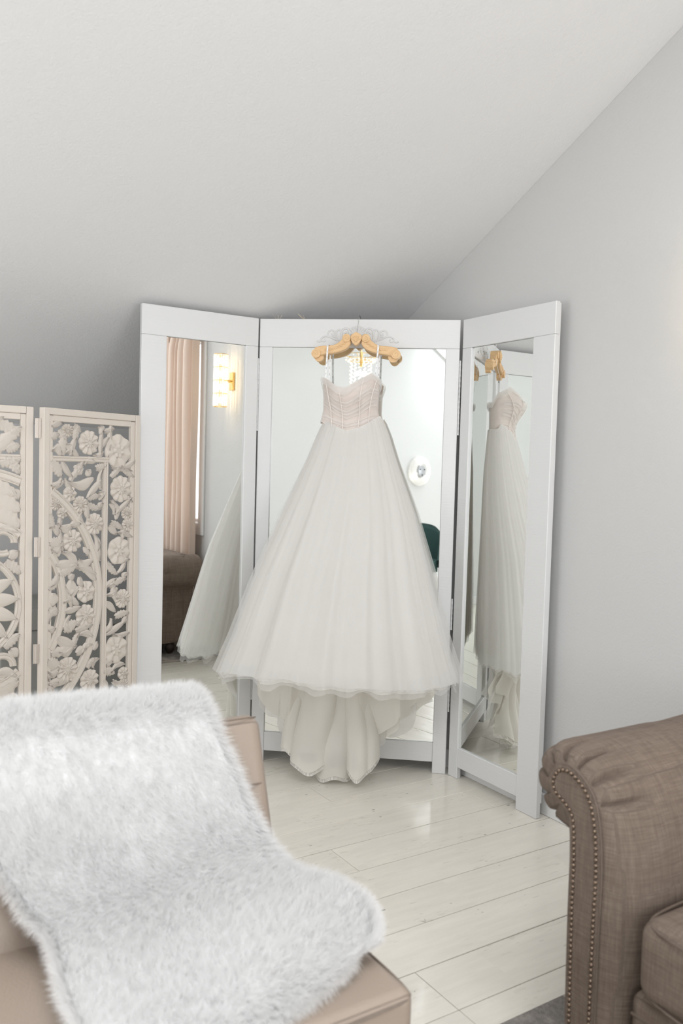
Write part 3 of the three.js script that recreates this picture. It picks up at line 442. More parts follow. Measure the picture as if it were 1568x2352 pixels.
function arcOn(p, uc, vc, R, w, a0, a1) { const s = new THREE.Shape(); s.absarc(0, 0, R + w / 2, a0, a1, false); s.absarc(0, 0, R - w / 2, a1, a0, true); const b = new THREE.ExtrudeGeometry(s, { depth: 0.012, bevelEnabled: true, bevelSize: 0.002, bevelThickness: 0.002, bevelSegments: 1, curveSegments: 40 }); b.translate(uc, vc, -0.004);
  const rim = (q) => { const P = []; for (let k = 0; k <= 40; k++) { const a = mix(a0, a1, k / 40); P.push([uc + q * Math.cos(a), vc + q * Math.sin(a), 0.0095]); } return tube(P, 0.0032, 80, 5); };
  return mesh('curved_moulding', merge([b, rim(R + w * 0.32), rim(R - w * 0.32)]), M.screen, p); }
function lathOn(p, u0, v0, u1, v1, w) { const L = Math.hypot(u1 - u0, v1 - v0), g = merge([cbox(L, w, 0.014, 0.002), cbox(L, w * 0.28, 0.006, 0.002, [0, w * 0.28, 0.008]), cbox(L, w * 0.28, 0.006, 0.002, [0, -w * 0.28, 0.008])]), m = mesh('moulding', g, M.screen, p); m.position.set((u0 + u1) / 2, (v0 + v1) / 2, 0.002); m.rotation.z = Math.atan2(v1 - v0, u1 - u0); return m; }
const screenRoot = tag(group('folding_screen', scene, [0.736, 0, -3.315]), 'cream carved wooden folding screen with cut-out flowers and leaves', 'screen');
function screenPanel(px, pz, ry) { // local u from the panel's left edge
  const p = group('screen_panel', screenRoot, [px - 0.736, 0, pz + 3.315], ry), w = 0.486, H = 1.6, fw = 0.026, il = 0.020;
  for (const x of [fw / 2, w - fw / 2]) mesh('stile', cbox(fw, H, 0.030, 0.002, [x, H / 2, 0]), M.screen, p);
  for (const y of [H - fw / 2, 0.06]) mesh('rail', cbox(w - 2 * fw - 0.001, fw, 0.028, 0.002, [w / 2, y, 0]), M.screen, p);
  for (const x of [fw + il / 2, w - fw - il / 2]) mesh('inner_stile', cbox(il, H - 0.10, 0.018, 0.002, [x, H / 2 + 0.022, 0]), M.screen, p);
  for (const y of [H - fw - 0.012, 0.084]) mesh('inner_rail', cbox(w - 2 * fw - 2 * il, 0.024, 0.018, 0.002, [w / 2, y, 0]), M.screen, p);
  return p;
}
{
  const p = screenPanel(0.749, -3.298, 0.4259), du = 0.012, V0 = 0.853, mir = (v) => 2 * V0 - v;
  // traced ornament; what lies below 0.41 m repeats the top half upside down
  const okU = (u) => u > 0.028 && u < 0.458;
  LEAVES.forEach(([a, b, c, e, w], i) => {
    let [u0, v0, u1, v1] = [a, b, c, e].map(x => x / 1000); u0 += du; u1 += du; u0 = clamp(u0, 0.036, 0.452); u1 = clamp(u1, 0.036, 0.452);
    leafOn(p, u0, Math.min(v0, 1.55), u1, Math.min(v1, 1.55), w / 1000 * 1.45, i);
    if (Math.min(v0, v1) > 1.30) leafOn(p, u0, Math.max(mir(v0), 0.1), u1, Math.max(mir(v1), 0.1), w / 1000 * 1.4, i + 1);
  });
  FLOWERS.forEach(([u, v, r], i) => { const x = clamp(u / 1000 + du, 0.036 + r / 2500, 0.452 - r / 2500); flowerOn(p, x, v / 1000, r / 1000, i); if (v > 1300) flowerOn(p, x, mir(v / 1000), r / 1000, i + 1); });
  const uc = -0.24 + du, ang = (R) => Math.acos((0.044 - uc) / R);
  arcOn(p, uc, V0, 0.505, 0.034, -ang(0.505), ang(0.505)); arcOn(p, uc, V0, 0.328, 0.032, -ang(0.328), ang(0.328));
  lathOn(p, 0.044, 1.408, 0.318, 1.408, 0.022); lathOn(p, 0.307, 1.40, 0.307, mir(1.40), 0.022); lathOn(p, 0.044, mir(1.408), 0.318, mir(1.408), 0.022);
}
{
  const p = screenPanel(0.723 - 0.994 * 0.486, -3.333 + 0.111 * 0.486, 0.1112), V0 = 0.853, uc = 0.243, r = rng(12);
  for (const [R, w] of [[0.505, 0.034], [0.328, 0.032]]) { const h = Math.asin(0.197 / R); arcOn(p, uc, V0, R, w, Math.PI / 2 - h, Math.PI / 2 + h); arcOn(p, uc, V0, R, w, 1.5 * Math.PI - h, 1.5 * Math.PI + h); }
  const h2 = Math.acos(0.197 / 0.210); arcOn(p, uc, V0, 0.196, 0.020, 0, 6.283);
  for (let k = 0; k < 16; k++) { const a = k * Math.PI / 8 + 0.1; leafOn(p, uc + 0.06 * Math.cos(a), V0 + 0.06 * Math.sin(a), uc + 0.185 * Math.cos(a), V0 + 0.185 * Math.sin(a), 0.056, 0); }
  flowerOn(p, uc, V0, 0.075, 2);
  lathOn(p, 0.046, 1.408, 0.440, 1.408, 0.022); lathOn(p, 0.046, 2 * V0 - 1.408, 0.440, 2 * V0 - 1.408, 0.022);
  for (const s of [-1, 1]) for (const q of [-1, 1]) { // scrolls, palmettes and buds, mirrored about the middle
    const U = (u) => uc + q * u, V = (v) => V0 + s * v;
    const leaf = (u0, v0, u1, v1, w, k) => leafOn(p, U(u0), V(v0), U(u1), V(v1), w, k);
    // top row
    flowerOn(p, U(0.05), V(0.63), 0.05, 1); leaf(0.11, 0.575, 0.19, 0.66, 0.05, 1); leaf(0.12, 0.68, 0.185, 0.64, 0.045, 1); leaf(0.10, 0.60, 0.04, 0.575, 0.04, 2); leaf(0.08, 0.66, 0.13, 0.70, 0.04, 0); leaf(0.15, 0.58, 0.19, 0.60, 0.04, 1);
    // between the straight lath and the large circle
    leaf(0.13, 0.53, 0.19, 0.545, 0.045, 1); leaf(0.15, 0.55, 0.19, 0.50, 0.04, 1);
    // between the circles: a large leafy bracket
    leaf(0.06, 0.44, 0.17, 0.42, 0.075, 1); leaf(0.08, 0.40, 0.185, 0.36, 0.085, 1); leaf(0.10, 0.36, 0.185, 0.30, 0.075, 1); leaf(0.02, 0.45, 0.08, 0.38, 0.06, 2); leaf(0.17, 0.43, 0.19, 0.40, 0.04, 0); flowerOn(p, U(0.02), V(0.41), 0.045, 0);
    // inside the small circle: scroll and buds
    arcOn(p, U(0.135), V(0.235), 0.042, 0.020, 0, 5.2); leaf(0.10, 0.27, 0.18, 0.275, 0.04, 2); leaf(0.02, 0.29, 0.09, 0.23, 0.05, 1); leaf(0.165, 0.175, 0.19, 0.20, 0.04, 0); leaf(0.15, 0.16, 0.195, 0.12, 0.04, 1); leaf(0.04, 0.22, 0.09, 0.20, 0.04, 1);
  }
}
for (const y of [1.52, 1.07, 0.66, 0.2]) { // butt hinges between the two panels
  const k = [cyl(0.004, 0.004, 0.075, [0, y, 0.016], 10)]; for (let i = -2; i <= 2; i++) k.push(cyl(0.0048, 0.0048, 0.011, [0, y + i * 0.0145, 0.016], 10)); for (const s of [-1, 1]) k.push(cbox(0.009, 0.075, 0.002, 0.0005, [s * 0.006, y, 0.0155]));
  mesh('hinge', merge(k), M.hinge, screenRoot);
}

// ---------------------------------------------------------------- beige armless leather chair
const CH = { x0: 0.02, x1: 0.940, seat: 0.450, zf: -1.172 };
const backZ = (y) => -1.66 - 0.35 * (y - 0.45);                     // front of the reclined back
{
  const c = tag(group('lounge_chair', scene, [0.48, 0, -1.50]), 'beige leather armless chair under the white fur throw', 'chair'), W = CH.x1 - CH.x0, cx = (CH.x0 + CH.x1) / 2 - 0.48;
  mesh('seat', rbox(W, 0.17, 0.62, 0.026, [cx, CH.seat - 0.085, CH.zf - 0.31 + 1.50]), M.leather, c);
  mesh('base', rbox(W - 0.01, 0.165, 0.76, 0.02, [cx, 0.1975, -1.565 + 1.50]), M.leather, c);
  const seam = (y, in_) => { const x0 = CH.x0 - 0.48 + 0.012, x1 = CH.x1 - 0.48 - 0.012, z0 = CH.zf + 1.5 - 0.010, z1 = -0.28; return tube([[x0, y, z1], [x0, y, z0], [x0 + 0.01, y, z0 + 0.006], [x1 - 0.01, y, z0 + 0.006], [x1 + 0.004, y, z0], [x1 + 0.006, y, z1]].map(p => p), 0.0028, 120, 6); };
  mesh('piping', seam(CH.seat - 0.016), M.leather, c);
  const lean = Math.atan(0.35), block = (yA, yB, top) => { const L = (yB - yA) / Math.cos(lean), g = rbox(W - 0.03, L - 0.003, 0.135, top ? 0.034 : 0.02, [0, L / 2, -0.0675], 5); g.rotateX(-lean); g.translate(cx - 0.0, yA, backZ(yA) + 1.50); return triUV(g); };
  mesh('back_cushion', block(0.42, 0.808, true), M.leather, c);
  for (const [yy, fz] of [[0.655, 0.0005], [0.797, -0.006]]) { const x0 = cx - (W - 0.03) / 2, x1 = cx + (W - 0.03) / 2, zz = backZ(yy) + 1.50 + fz; mesh('seam', tube([[x0 - 0.0004, yy - 0.046, zz - 0.128], [x0 - 0.0004, yy - 0.012, zz - 0.034], [x0 + 0.03, yy, zz], [cx, yy, zz], [x1 - 0.03, yy, zz], [x1 + 0.0004, yy - 0.012, zz - 0.034], [x1 + 0.0004, yy - 0.046, zz - 0.128]], 0.0016, 120, 5), M.seam, c); }
  mesh('back_frame', (() => { const L = 0.58, g = rbox(W - 0.06, L, 0.05, 0.02, [0, L / 2, -0.162]); g.rotateX(-lean); g.translate(cx, 0.20, backZ(0.20) + 1.50); return triUV(g); })(), M.leather, c);
  for (const sx of [-1, 1]) for (const sz of [-0.38, 0.20]) mesh('leg', cyl(0.022, 0.016, 0.116, [cx + sx * (W / 2 - 0.07), 0.058, sz], 14), M.darkWood, c);
}
{ // white long-pile throw laid over the chair's back and seat
  const t = tag(group('fur_throw', scene, [0.62, 0.45, -1.50]), 'thick white faux fur throw draped over the beige chair', 'throw');
  // rows of the sheet, left edge to right edge, from behind the back to its end on the seat
  const rows = [[[0.20, 0.56, -1.965], [0.745, 0.56, -1.965]], [[0.215, 0.70, -1.975], [0.75, 0.70, -1.975]], [[0.225, 0.795, -1.965], [0.758, 0.790, -1.960]], [[0.230, 0.846, -1.915], [0.768, 0.832, -1.905]], [[0.235, 0.850, -1.850], [0.772, 0.838, -1.845]], [[0.243, 0.820, -1.790], [0.780, 0.810, -1.788]], [[0.275, 0.70, -1.735], [0.818, 0.70, -1.735]], [[0.320, 0.60, -1.700], [0.850, 0.60, -1.700]], [[0.362, 0.525, -1.650], [0.878, 0.53, -1.660]], [[0.392, 0.485, -1.590], [0.905, 0.49, -1.60]], [[0.388, 0.467, -1.51], [0.945, 0.482, -1.535]], [[0.378, 0.463, -1.40], [0.962, 0.485, -1.460]], [[0.375, 0.462, -1.28], [0.960, 0.482, -1.390]], [[0.380, 0.457, -1.195], [0.938, 0.474, -1.330]], [[0.392, 0.425, -1.148], [0.905, 0.464, -1.295]]];
  const nz = noiseGrid(32, 71);
  const cl = new THREE.CatmullRomCurve3(rows.map(r => new THREE.Vector3(...r[0]))), cr = new THREE.CatmullRomCurve3(rows.map(r => new THREE.Vector3(...r[1])));
  const base = (s, u) => { const a = cl.getPoint(clamp(s)), b = cr.getPoint(clamp(s)), p = a.lerp(b, u); const flat = sstep(0.5, 0.62, s); p.y += flat * 0.012 * Math.sin(u * 5 + s * 6) * Math.sin(Math.PI * u); const hump = 0.018 * (nz(u * 4, s * 8) - 0.3) * Math.sin(Math.PI * u); p.y += hump * (0.4 + 0.6 * flat); p.z += hump * (1 - flat);
    if (p.z > -1.178 && s > 0.85) p.y = Math.min(p.y, 0.466); return p; };
  const nrm = (s, u) => { const e = 0.004, a = base(s + e, u).sub(base(s - e, u)), b = base(s, Math.min(1, u + e)).sub(base(s, Math.max(0, u - e))); return a.cross(b).normalize(); };
  const G = 70, K = 40, org = new THREE.Vector3(0.62, 0.45, -1.50);
  const sheet = (off) => surf(K, G, (u, v) => base(v, u).addScaledVector(nrm(v, u), off).sub(org).toArray());
  mesh('hide', merge([sheet(0.002), sheet(0.012)]), M.furHide, t);
  // pile: tapering bent hairs, too many to count
  const hp = [[-0.5, 0, 0], [0.5, 0, 0], [-0.38, 0.45, 0.10], [0.38, 0.45, 0.10], [0, 1, 0.38]].flat(), hg = new THREE.BufferGeometry();
  hg.setAttribute('position', new THREE.Float32BufferAttribute(hp, 3)); hg.setIndex([0, 1, 2, 1, 3, 2, 2, 3, 4]); hg.computeVertexNormals(); hg.setAttribute('uv', new THREE.Float32BufferAttribute([0, 0, 1, 0, 0, 0.5, 1, 0.5, 0.5, 1], 2));
  const NH = 230000, pile = shade(new THREE.InstancedMesh(hg, M.fur, NH)), r = rng(2024), mt = new THREE.Matrix4(), up = new THREE.Vector3(), side = new THREE.Vector3(), fwd = new THREE.Vector3();
  pile.name = 'fur_pile'; pile.userData.kind = 'stuff'; pile.userData.label = 'dense white pile';
  const clump = noiseGrid(128, 72), clump2 = noiseGrid(128, 73), GR = 160, cache = new Map();
  const at = (i, j) => { const k = i * 1000 + j; let q = cache.get(k); if (!q) { const s = i / GR, u = j / 80; q = [base(s, u), nrm(s, u)]; const e = 0.006; q.push(base(s + e, u).sub(base(s - e, u)).normalize(), base(s, Math.min(1, u + 0.01)).sub(base(s, Math.max(0, u - 0.01))).normalize()); cache.set(k, q); } return q; };
  for (let k = 0; k < NH; k++) {
    const edge = r() < 0.20; let s = r(), u = r();
    if (edge) { const w = r(); if (w < 0.42) u = 0.012 * r(); else if (w < 0.84) u = 1 - 0.012 * r(); else s = 1 - 0.012 * r(); }
    const fi = s * GR, fj = u * 80, i = Math.min(GR - 1, Math.floor(fi)), j = Math.min(79, Math.floor(fj)), A = at(i, j), B = at(i + 1, j), C = at(i, j + 1), D = at(i + 1, j + 1), a = fi - i, b = fj - j;
    const P = A[0].clone().multiplyScalar((1 - a) * (1 - b)).addScaledVector(B[0], a * (1 - b)).addScaledVector(C[0], (1 - a) * b).addScaledVector(D[0], a * b).addScaledVector(A[1], 0.008);
    const q1 = clump(u * 40, s * 90) - 0.5, q2 = clump2(u * 40, s * 90) - 0.5;
    up.copy(A[1]).multiplyScalar(0.85).addScaledVector(A[2], 0.55 + 0.3 * q1 + 0.5 * (r() - 0.5)).addScaledVector(A[3], 0.5 * q2 + 0.5 * (r() - 0.5));
    if (edge) { if (u < 0.05) up.addScaledVector(A[3], -0.9); else if (u > 0.95) up.addScaledVector(A[3], 0.9); else up.addScaledVector(A[2], 0.7); up.y -= 0.25 * r(); }
    up.normalize(); side.set(r() - 0.5, r() - 0.5, r() - 0.5).cross(up).normalize(); fwd.crossVectors(side, up);
    const L = (edge ? 0.030 : 0.024) + 0.018 * r() + 0.006 * q1, wd = 0.0007 + 0.0005 * r();
    mt.makeBasis(side.clone().multiplyScalar(wd), up.clone().multiplyScalar(L), fwd.clone().multiplyScalar(L)); mt.setPosition(P.sub(org)); pile.setMatrixAt(k, mt);
  }
  t.add(pile);
}

// ---------------------------------------------------------------- brown linen rolled-arm sofa
{
  const Zm = -0.42, Y0 = 0.008;                                     // middle of its length; it stands on the rug
  const s = tag(group('chesterfield_sofa', scene, [1.98, Y0, Zm]), 'brown linen rolled-arm sofa with nailhead trim along the gable wall', 'sofa');
  const inner = [[-1.190, 0.10], [-1.165, 0.35], [-1.175, 0.52], [-1.208, 0.63], [-1.258, 0.70], [-1.320, 0.737], [-1.390, 0.745], [-1.460, 0.727], [-1.503, 0.665], [-1.490, 0.585], [-1.440, 0.537], [-1.375, 0.520], [-1.345, 0.50], [-1.340, 0.35], [-1.335, 0.10]];
  const panel = [[-1.243, 0.10], [-1.243, 0.35], [-1.243, 0.53], [-1.258, 0.63], [-1.280, 0.675], [-1.320, 0.706], [-1.355, 0.714], [-1.387, 0.701], [-1.405, 0.665], [-1.396, 0.634], [-1.366, 0.616], [-1.344, 0.600], [-1.334, 0.55], [-1.331, 0.35], [-1.326, 0.10]];
  const curve = (l) => new THREE.CatmullRomCurve3(l.map(([z, y]) => new THREE.Vector3(0, y - Y0, z - Zm)), false, 'centripetal');
  const CI = curve(inner), CP = curve(panel), NU = 150, XF = 1.520 - 1.98;
  const I = Array.from({ length: NU + 1 }, (_, i) => CI.getPoint(i / NU)), P = Array.from({ length: NU + 1 }, (_, i) => CP.getPoint(i / NU));
  const pleats = [0.235, 0.30, 0.37, 0.44, 0.505, 0.57, 0.635, 0.70], tufts = [[0.47, 0.47], [0.80, 0.47], [0.28, 0.60], [0.62, 0.60]]; // [x from front, place on the roll]
  const prof = [[0, 0], [0.002, 0.10], [0.008, 0.30], [0.020, 0.55], [0.042, 0.79], [0.075, 0.94], [0.12, 1]];
  function armAt(u, x) { const k = lut(prof, x), f = u * NU, i = Math.min(NU - 1, Math.floor(f)), a = I[i].clone().lerp(I[i + 1], f - i), b = P[i].clone().lerp(P[i + 1], f - i), q = b.lerp(a, k);
    const c = new THREE.Vector3(0, 0.62, -1.35 - Zm); let dent = 0;
    for (const p of pleats) dent += 0.016 * gauss(u - p, 0.0062) * sstep(0, 0.012, x) * (1 - sstep(0.05, 0.17, x));
    const puff = u > 0.22 && u < 0.72 ? 0.005 * Math.abs(Math.sin((u - 0.235) / 0.067 * Math.PI)) * sstep(0.0, 0.02, x) * (1 - sstep(0.04, 0.16, x)) : 0;
    for (const [tx, tu] of tufts) dent += 0.016 * gauss((u - tu) * 1.5, 0.022) * gauss(x - tx, 0.030);
    dent += 0.004 * (n16(u * 9, x * 8) - 0.5);
    const dir = q.clone().sub(c).setX(0).normalize(); q.addScaledVector(dir, puff - dent); q.x = XF + x; return q; }
  const armG = (() => { const xs = [0, 0.001, 0.003, 0.006, 0.010, 0.015, 0.02, 0.028, 0.038, 0.05, 0.065, 0.08, 0.10, 0.12, 0.14, 0.16, 0.18, ...Array.from({ length: 26 }, (_, i) => 0.21 + i * 0.027)]; return surf(NU * 2, xs.length - 1, (u, v) => armAt(u, xs[Math.round(v * (xs.length - 1))]).toArray()); })();
  const metric = (g, k = 1) => { const n = clean(g); return triUV(n); };
  const arm = mesh('arm', metric(armG), M.linen, s);
  const panelShape = P.map(q => [q.z, q.y]); // front panel, set in the plane x = XF
  const pg = (() => { const sh = new THREE.Shape(panelShape.map(q => new THREE.Vector2(...q))); const g = new THREE.ExtrudeGeometry(sh, { depth: 0.012, bevelEnabled: true, bevelSize: -0.004, bevelThickness: 0.004, bevelOffset: 0, bevelSegments: 2, curveSegments: 4 }); g.applyMatrix4(new THREE.Matrix4().makeBasis(new THREE.Vector3(0, 0, 1), new THREE.Vector3(0, 1, 0), new THREE.Vector3(-1, 0, 0))); g.translate(XF + 0.008, 0, 0); return metric(g); })();
  mesh('front_panel', pg, M.linen, arm);
  mesh('piping', tube(P.filter((_, i) => i % 3 === 0).map(q => [XF - 0.004, q.y, q.z]), 0.0034, 200, 6), M.linen, arm);
  { // nailheads along the panel's rim
    const pts = P.map((q, i) => { const a = P[Math.max(0, i - 1)], b = P[Math.min(NU, i + 1)], ty = b.y - a.y, tz = b.z - a.z, l = Math.hypot(ty, tz); return new THREE.Vector3(XF - 0.009, q.y + 0.0125 * (tz / l) * -1, q.z + 0.0125 * (ty / l)); });
    // turn the inset towards the panel's middle
    const mid = (y) => lut([[0.1, -1.286], [0.58, -1.292], [0.66, -1.335]], y) - Zm;
    const ins = P.map((q, i) => { const p = pts[i], o = new THREE.Vector3(p.x, 2 * q.y - p.y, 2 * q.z - p.z), m = new THREE.Vector3(p.x, Math.min(q.y, 0.655), mid(q.y)); return p.distanceTo(m) < o.distanceTo(m) ? p : o; });
    const c = new THREE.CatmullRomCurve3(ins.filter((_, i) => i % 3 === 0)), len = c.getLength(), n = Math.floor(len / 0.0128), g = new THREE.SphereGeometry(0.0056, 10, 4, 0, Math.PI * 2, 0, Math.PI / 2); g.rotateZ(Math.PI / 2); g.scale(1.15, 1, 1);
    for (let i = 0; i <= n; i++) { const q = c.getPointAt(i / n), m = mesh('nailhead', g, M.nail, arm); m.position.copy(q); m.position.x = XF - 0.0075; }
  }
  for (const [tx, tu] of tufts) { const q = armAt(tu, tx); mesh('button', ball(0.011, [q.x, q.y, q.z], [1, 0.8, 0.8], 10, 8), M.linen, arm); }
  const arm2 = mesh('arm', metric((() => { const g = armG.clone(); g.scale(1, 1, -1); const id = g.index.array; for (let i = 0; i < id.length; i += 3) { const a = id[i]; id[i] = id[i + 1]; id[i + 1] = a; } g.computeVertexNormals(); return g; })()), M.linen, s);
  const pg2 = pg.clone(); pg2.scale(1, 1, -1); mesh('front_panel', pg2, M.linen, arm2);
  // back: the same roll turned towards the wall
  const backPts = inner.map(([z, y]) => [2.135 + (-1.165 - z) * 0.88, y - Y0]), cb = new THREE.CatmullRomCurve3(backPts.map(([x, y]) => new THREE.Vector3(x - 1.98, y, 0)), false, 'centripetal'), zA = -1.335 - Zm, zB = 1.335 + Zm + 0.0;
  mesh('back', metric(surf(120, 40, (u, v) => { const q = cb.getPoint(u), z = mix(zA, -zA, v); let dent = 0; for (let k = -2; k <= 2; k++) for (const [tu, o] of [[0.12, 0], [0.30, 0.5], [0.62, 0]]) dent += 0.014 * gauss((u - tu) * 1.3, 0.02) * gauss(z - (k + o) * 0.36, 0.03); const dx = q.x - 0.30, dy = q.y - 0.60, l = Math.hypot(dx, dy) || 1; return [q.x - dent * dx / l, q.y - dent * dy / l, z]; })), M.linen, s);
  for (const q of [-1, 1]) { // rounded corners where the rolls of arm and back meet
    mesh('corner_roll', metric(ball(0.112, [2.355 - 1.98, 0.628, q * (-1.40 - Zm)], [1, 1, 1], 24, 16)), M.linen, s);
    mesh('corner_post', rbox(0.11, 0.50, 0.12, 0.02, [2.285 - 1.98, 0.342, q * (-1.285 - Zm)]), M.linen, s);
  }
  mesh('seat_rail', rbox(0.14, 0.165, 1.50, 0.03, [1.605 - 1.98, 0.172, 0]), M.linen, s);
  mesh('rail_welt', tube([[1.537 - 1.98, 0.205, -0.74], [1.535 - 1.98, 0.205, 0], [1.537 - 1.98, 0.205, 0.74]], 0.004, 30, 6), M.linen, s);
  mesh('deck', rbox(0.72, 0.16, 1.52, 0.02, [1.96 - 1.98, 0.175, 0]), M.linen, s);
  for (const q of [-1, 1]) {
    const c = mesh('seat_cushion', (() => { const g = new RoundedBoxGeometry(0.66, 0.185, 0.715, 8, 0.045), p = g.attributes.position; for (let i = 0; i < p.count; i++) { const x = p.getX(i), z = p.getZ(i), y = p.getY(i); p.setY(i, y + Math.sign(y) * 0.022 * Math.max(0, Math.cos(x / 0.33 * 1.5)) * Math.max(0, Math.cos(z / 0.357 * 1.5))); } g.computeVertexNormals(); g.translate(1.835 - 1.98, 0.352, q * 0.362); return metric(g); })(), M.linen, s);
    for (const y of [0.430, 0.275]) { const x0 = -0.475 + 0.012, x1 = 0.18, z0 = q * 0.362 - 0.345, z1 = q * 0.362 + 0.345; mesh('welt', tube([[x1, y, z0], [x0 + 0.03, y, z0], [x0, y, z0 + 0.03], [x0, y, z1 - 0.03], [x0 + 0.03, y, z1], [x1, y, z1]], 0.0036, 90, 6), M.linen, c); }
  }
  for (const x of [-0.40, 0.28]) for (const q of [-1, 1]) mesh('foot', ball(0.038, [x, 0.050, q * (-1.27 - Zm)], [1, 1.3, 1], 14, 10), M.darkWood, s);
}
{ // low-pile rug under the sofa
  const g = rbox(1.50, 0.008, 2.60, 0.003, [0, 0.004, 0], 2); const p = g.attributes.position; for (let i = 0; i < p.count; i++) { const z = p.getZ(i), x = p.getX(i); if (z < -1.2 && x < -0.3) p.setZ(i, z + 0.02 * sstep(-0.5, -0.75, x)); }
  tag(mesh('area_rug', g, M.rug), 'mottled grey low-pile rug under the brown sofa', 'rug').position.set(1.70, 0, -0.215);
}

// ---------------------------------------------------------------- what only the mirrors show: curtains, lamps, the green chair
function curtain(name, z0, z1, label, seed) {
  const c = tag(group(name, scene, [2.495, 0.012, (z0 + z1) / 2]), label, 'curtain'), w = z1 - z0, n = Math.round(w / 0.105), h = 2.46, nn = noiseGrid(32, seed);
  mesh('cloth', surf(n * 14, 50, (u, v) => { const y = h * (1 - v), gather = sstep(0.92, 1.0, 1 - v), ph = u * n * 2 * Math.PI, a = mix(0.050, 0.018, gather) * (0.75 + 0.5 * nn(u * 12, v * 2)); const z = (u - 0.5) * w + 0.020 * Math.sin(ph * 1.0 + 1.2 + 1.5 * nn(u * 6, v * 1.5)) * (1 - gather * 0.5); return [a * Math.sin(ph + 4.0 * nn(u * 4.5, v * 0.9)) * (1 - 0.2 * v) + 0.012 * (nn(u * 5, v * 4) - 0.5), y, z]; }, false, w, h), M.curtain, c);
  for (let k = 0; k < n; k++) mesh('pleat', ball(0.012, [-0.012, h - 0.05, (k + 0.4) / n * w - w / 2], [1.1, 4.5, 1], 8, 8), M.curtain, c);
  return c;
}
const drawn = curtain('curtain', -1.15, -0.30, 'blush pink pleated curtain reflected in the left mirror panel', 3);
mesh('rail', merge([cyl(0.011, 0.011, 2.5, [-0.006, 2.480, 0.70], 12, Math.PI / 2), ...[-0.5, 0.7, 1.9].map(z => cbox(0.07, 0.012, 0.012, 0.002, [0.033, 2.480, z]))]), M.trim, drawn);
{ // crystal wall lamp on the gable wall
  const y0 = 1.992, z0 = -1.617, s = tag(group('wall_sconce', scene, [XR, y0, z0]), 'gold wall sconce of stacked crystal cylinders, lit', 'sconce'), cx = -0.098, R = 0.047;
  mesh('backplate', rbox(0.020, 0.125, 0.052, 0.004, [-0.010, 0, 0]), M.gold, s);
  mesh('arm', cbox(0.05, 0.018, 0.018, 0.003, [-0.036, 0, 0]), M.gold, s);
  mesh('core_rod', cyl(0.007, 0.007, 0.36, [cx, 0, 0], 10), M.gold, s);
  for (let k = 0; k <= 4; k++) mesh('ring', new THREE.TorusGeometry(R, 0.0022, 6, 28).rotateX(Math.PI / 2).translate(cx, -0.182 + k * 0.091, 0), M.gold, s);
  const rod = cyl(0.0052, 0.0052, 0.084, [0, 0, 0], 6);
  for (let k = 0; k < 4; k++) for (let i = 0; i < 16; i++) { const a = i / 16 * 6.283, m = mesh('crystal_rod', rod, M.beadGlass, s); m.position.set(cx + R * Math.cos(a), -0.1365 + k * 0.091, R * Math.sin(a)); }
  for (const y of [-0.1365, -0.0455, 0.0455, 0.1365]) { mesh('bulb', ball(0.014, [cx, y, 0], [1, 1.7, 1], 12, 10), M.bulb, s); const l = new THREE.PointLight(new THREE.Color().setRGB(1, 0.80, 0.55), 0.05, 0, 2); l.position.set(XR + cx, y0 + y, z0); l.castShadow = true; l.name = 'sconce_bulb_light'; scene.add(l); }
}
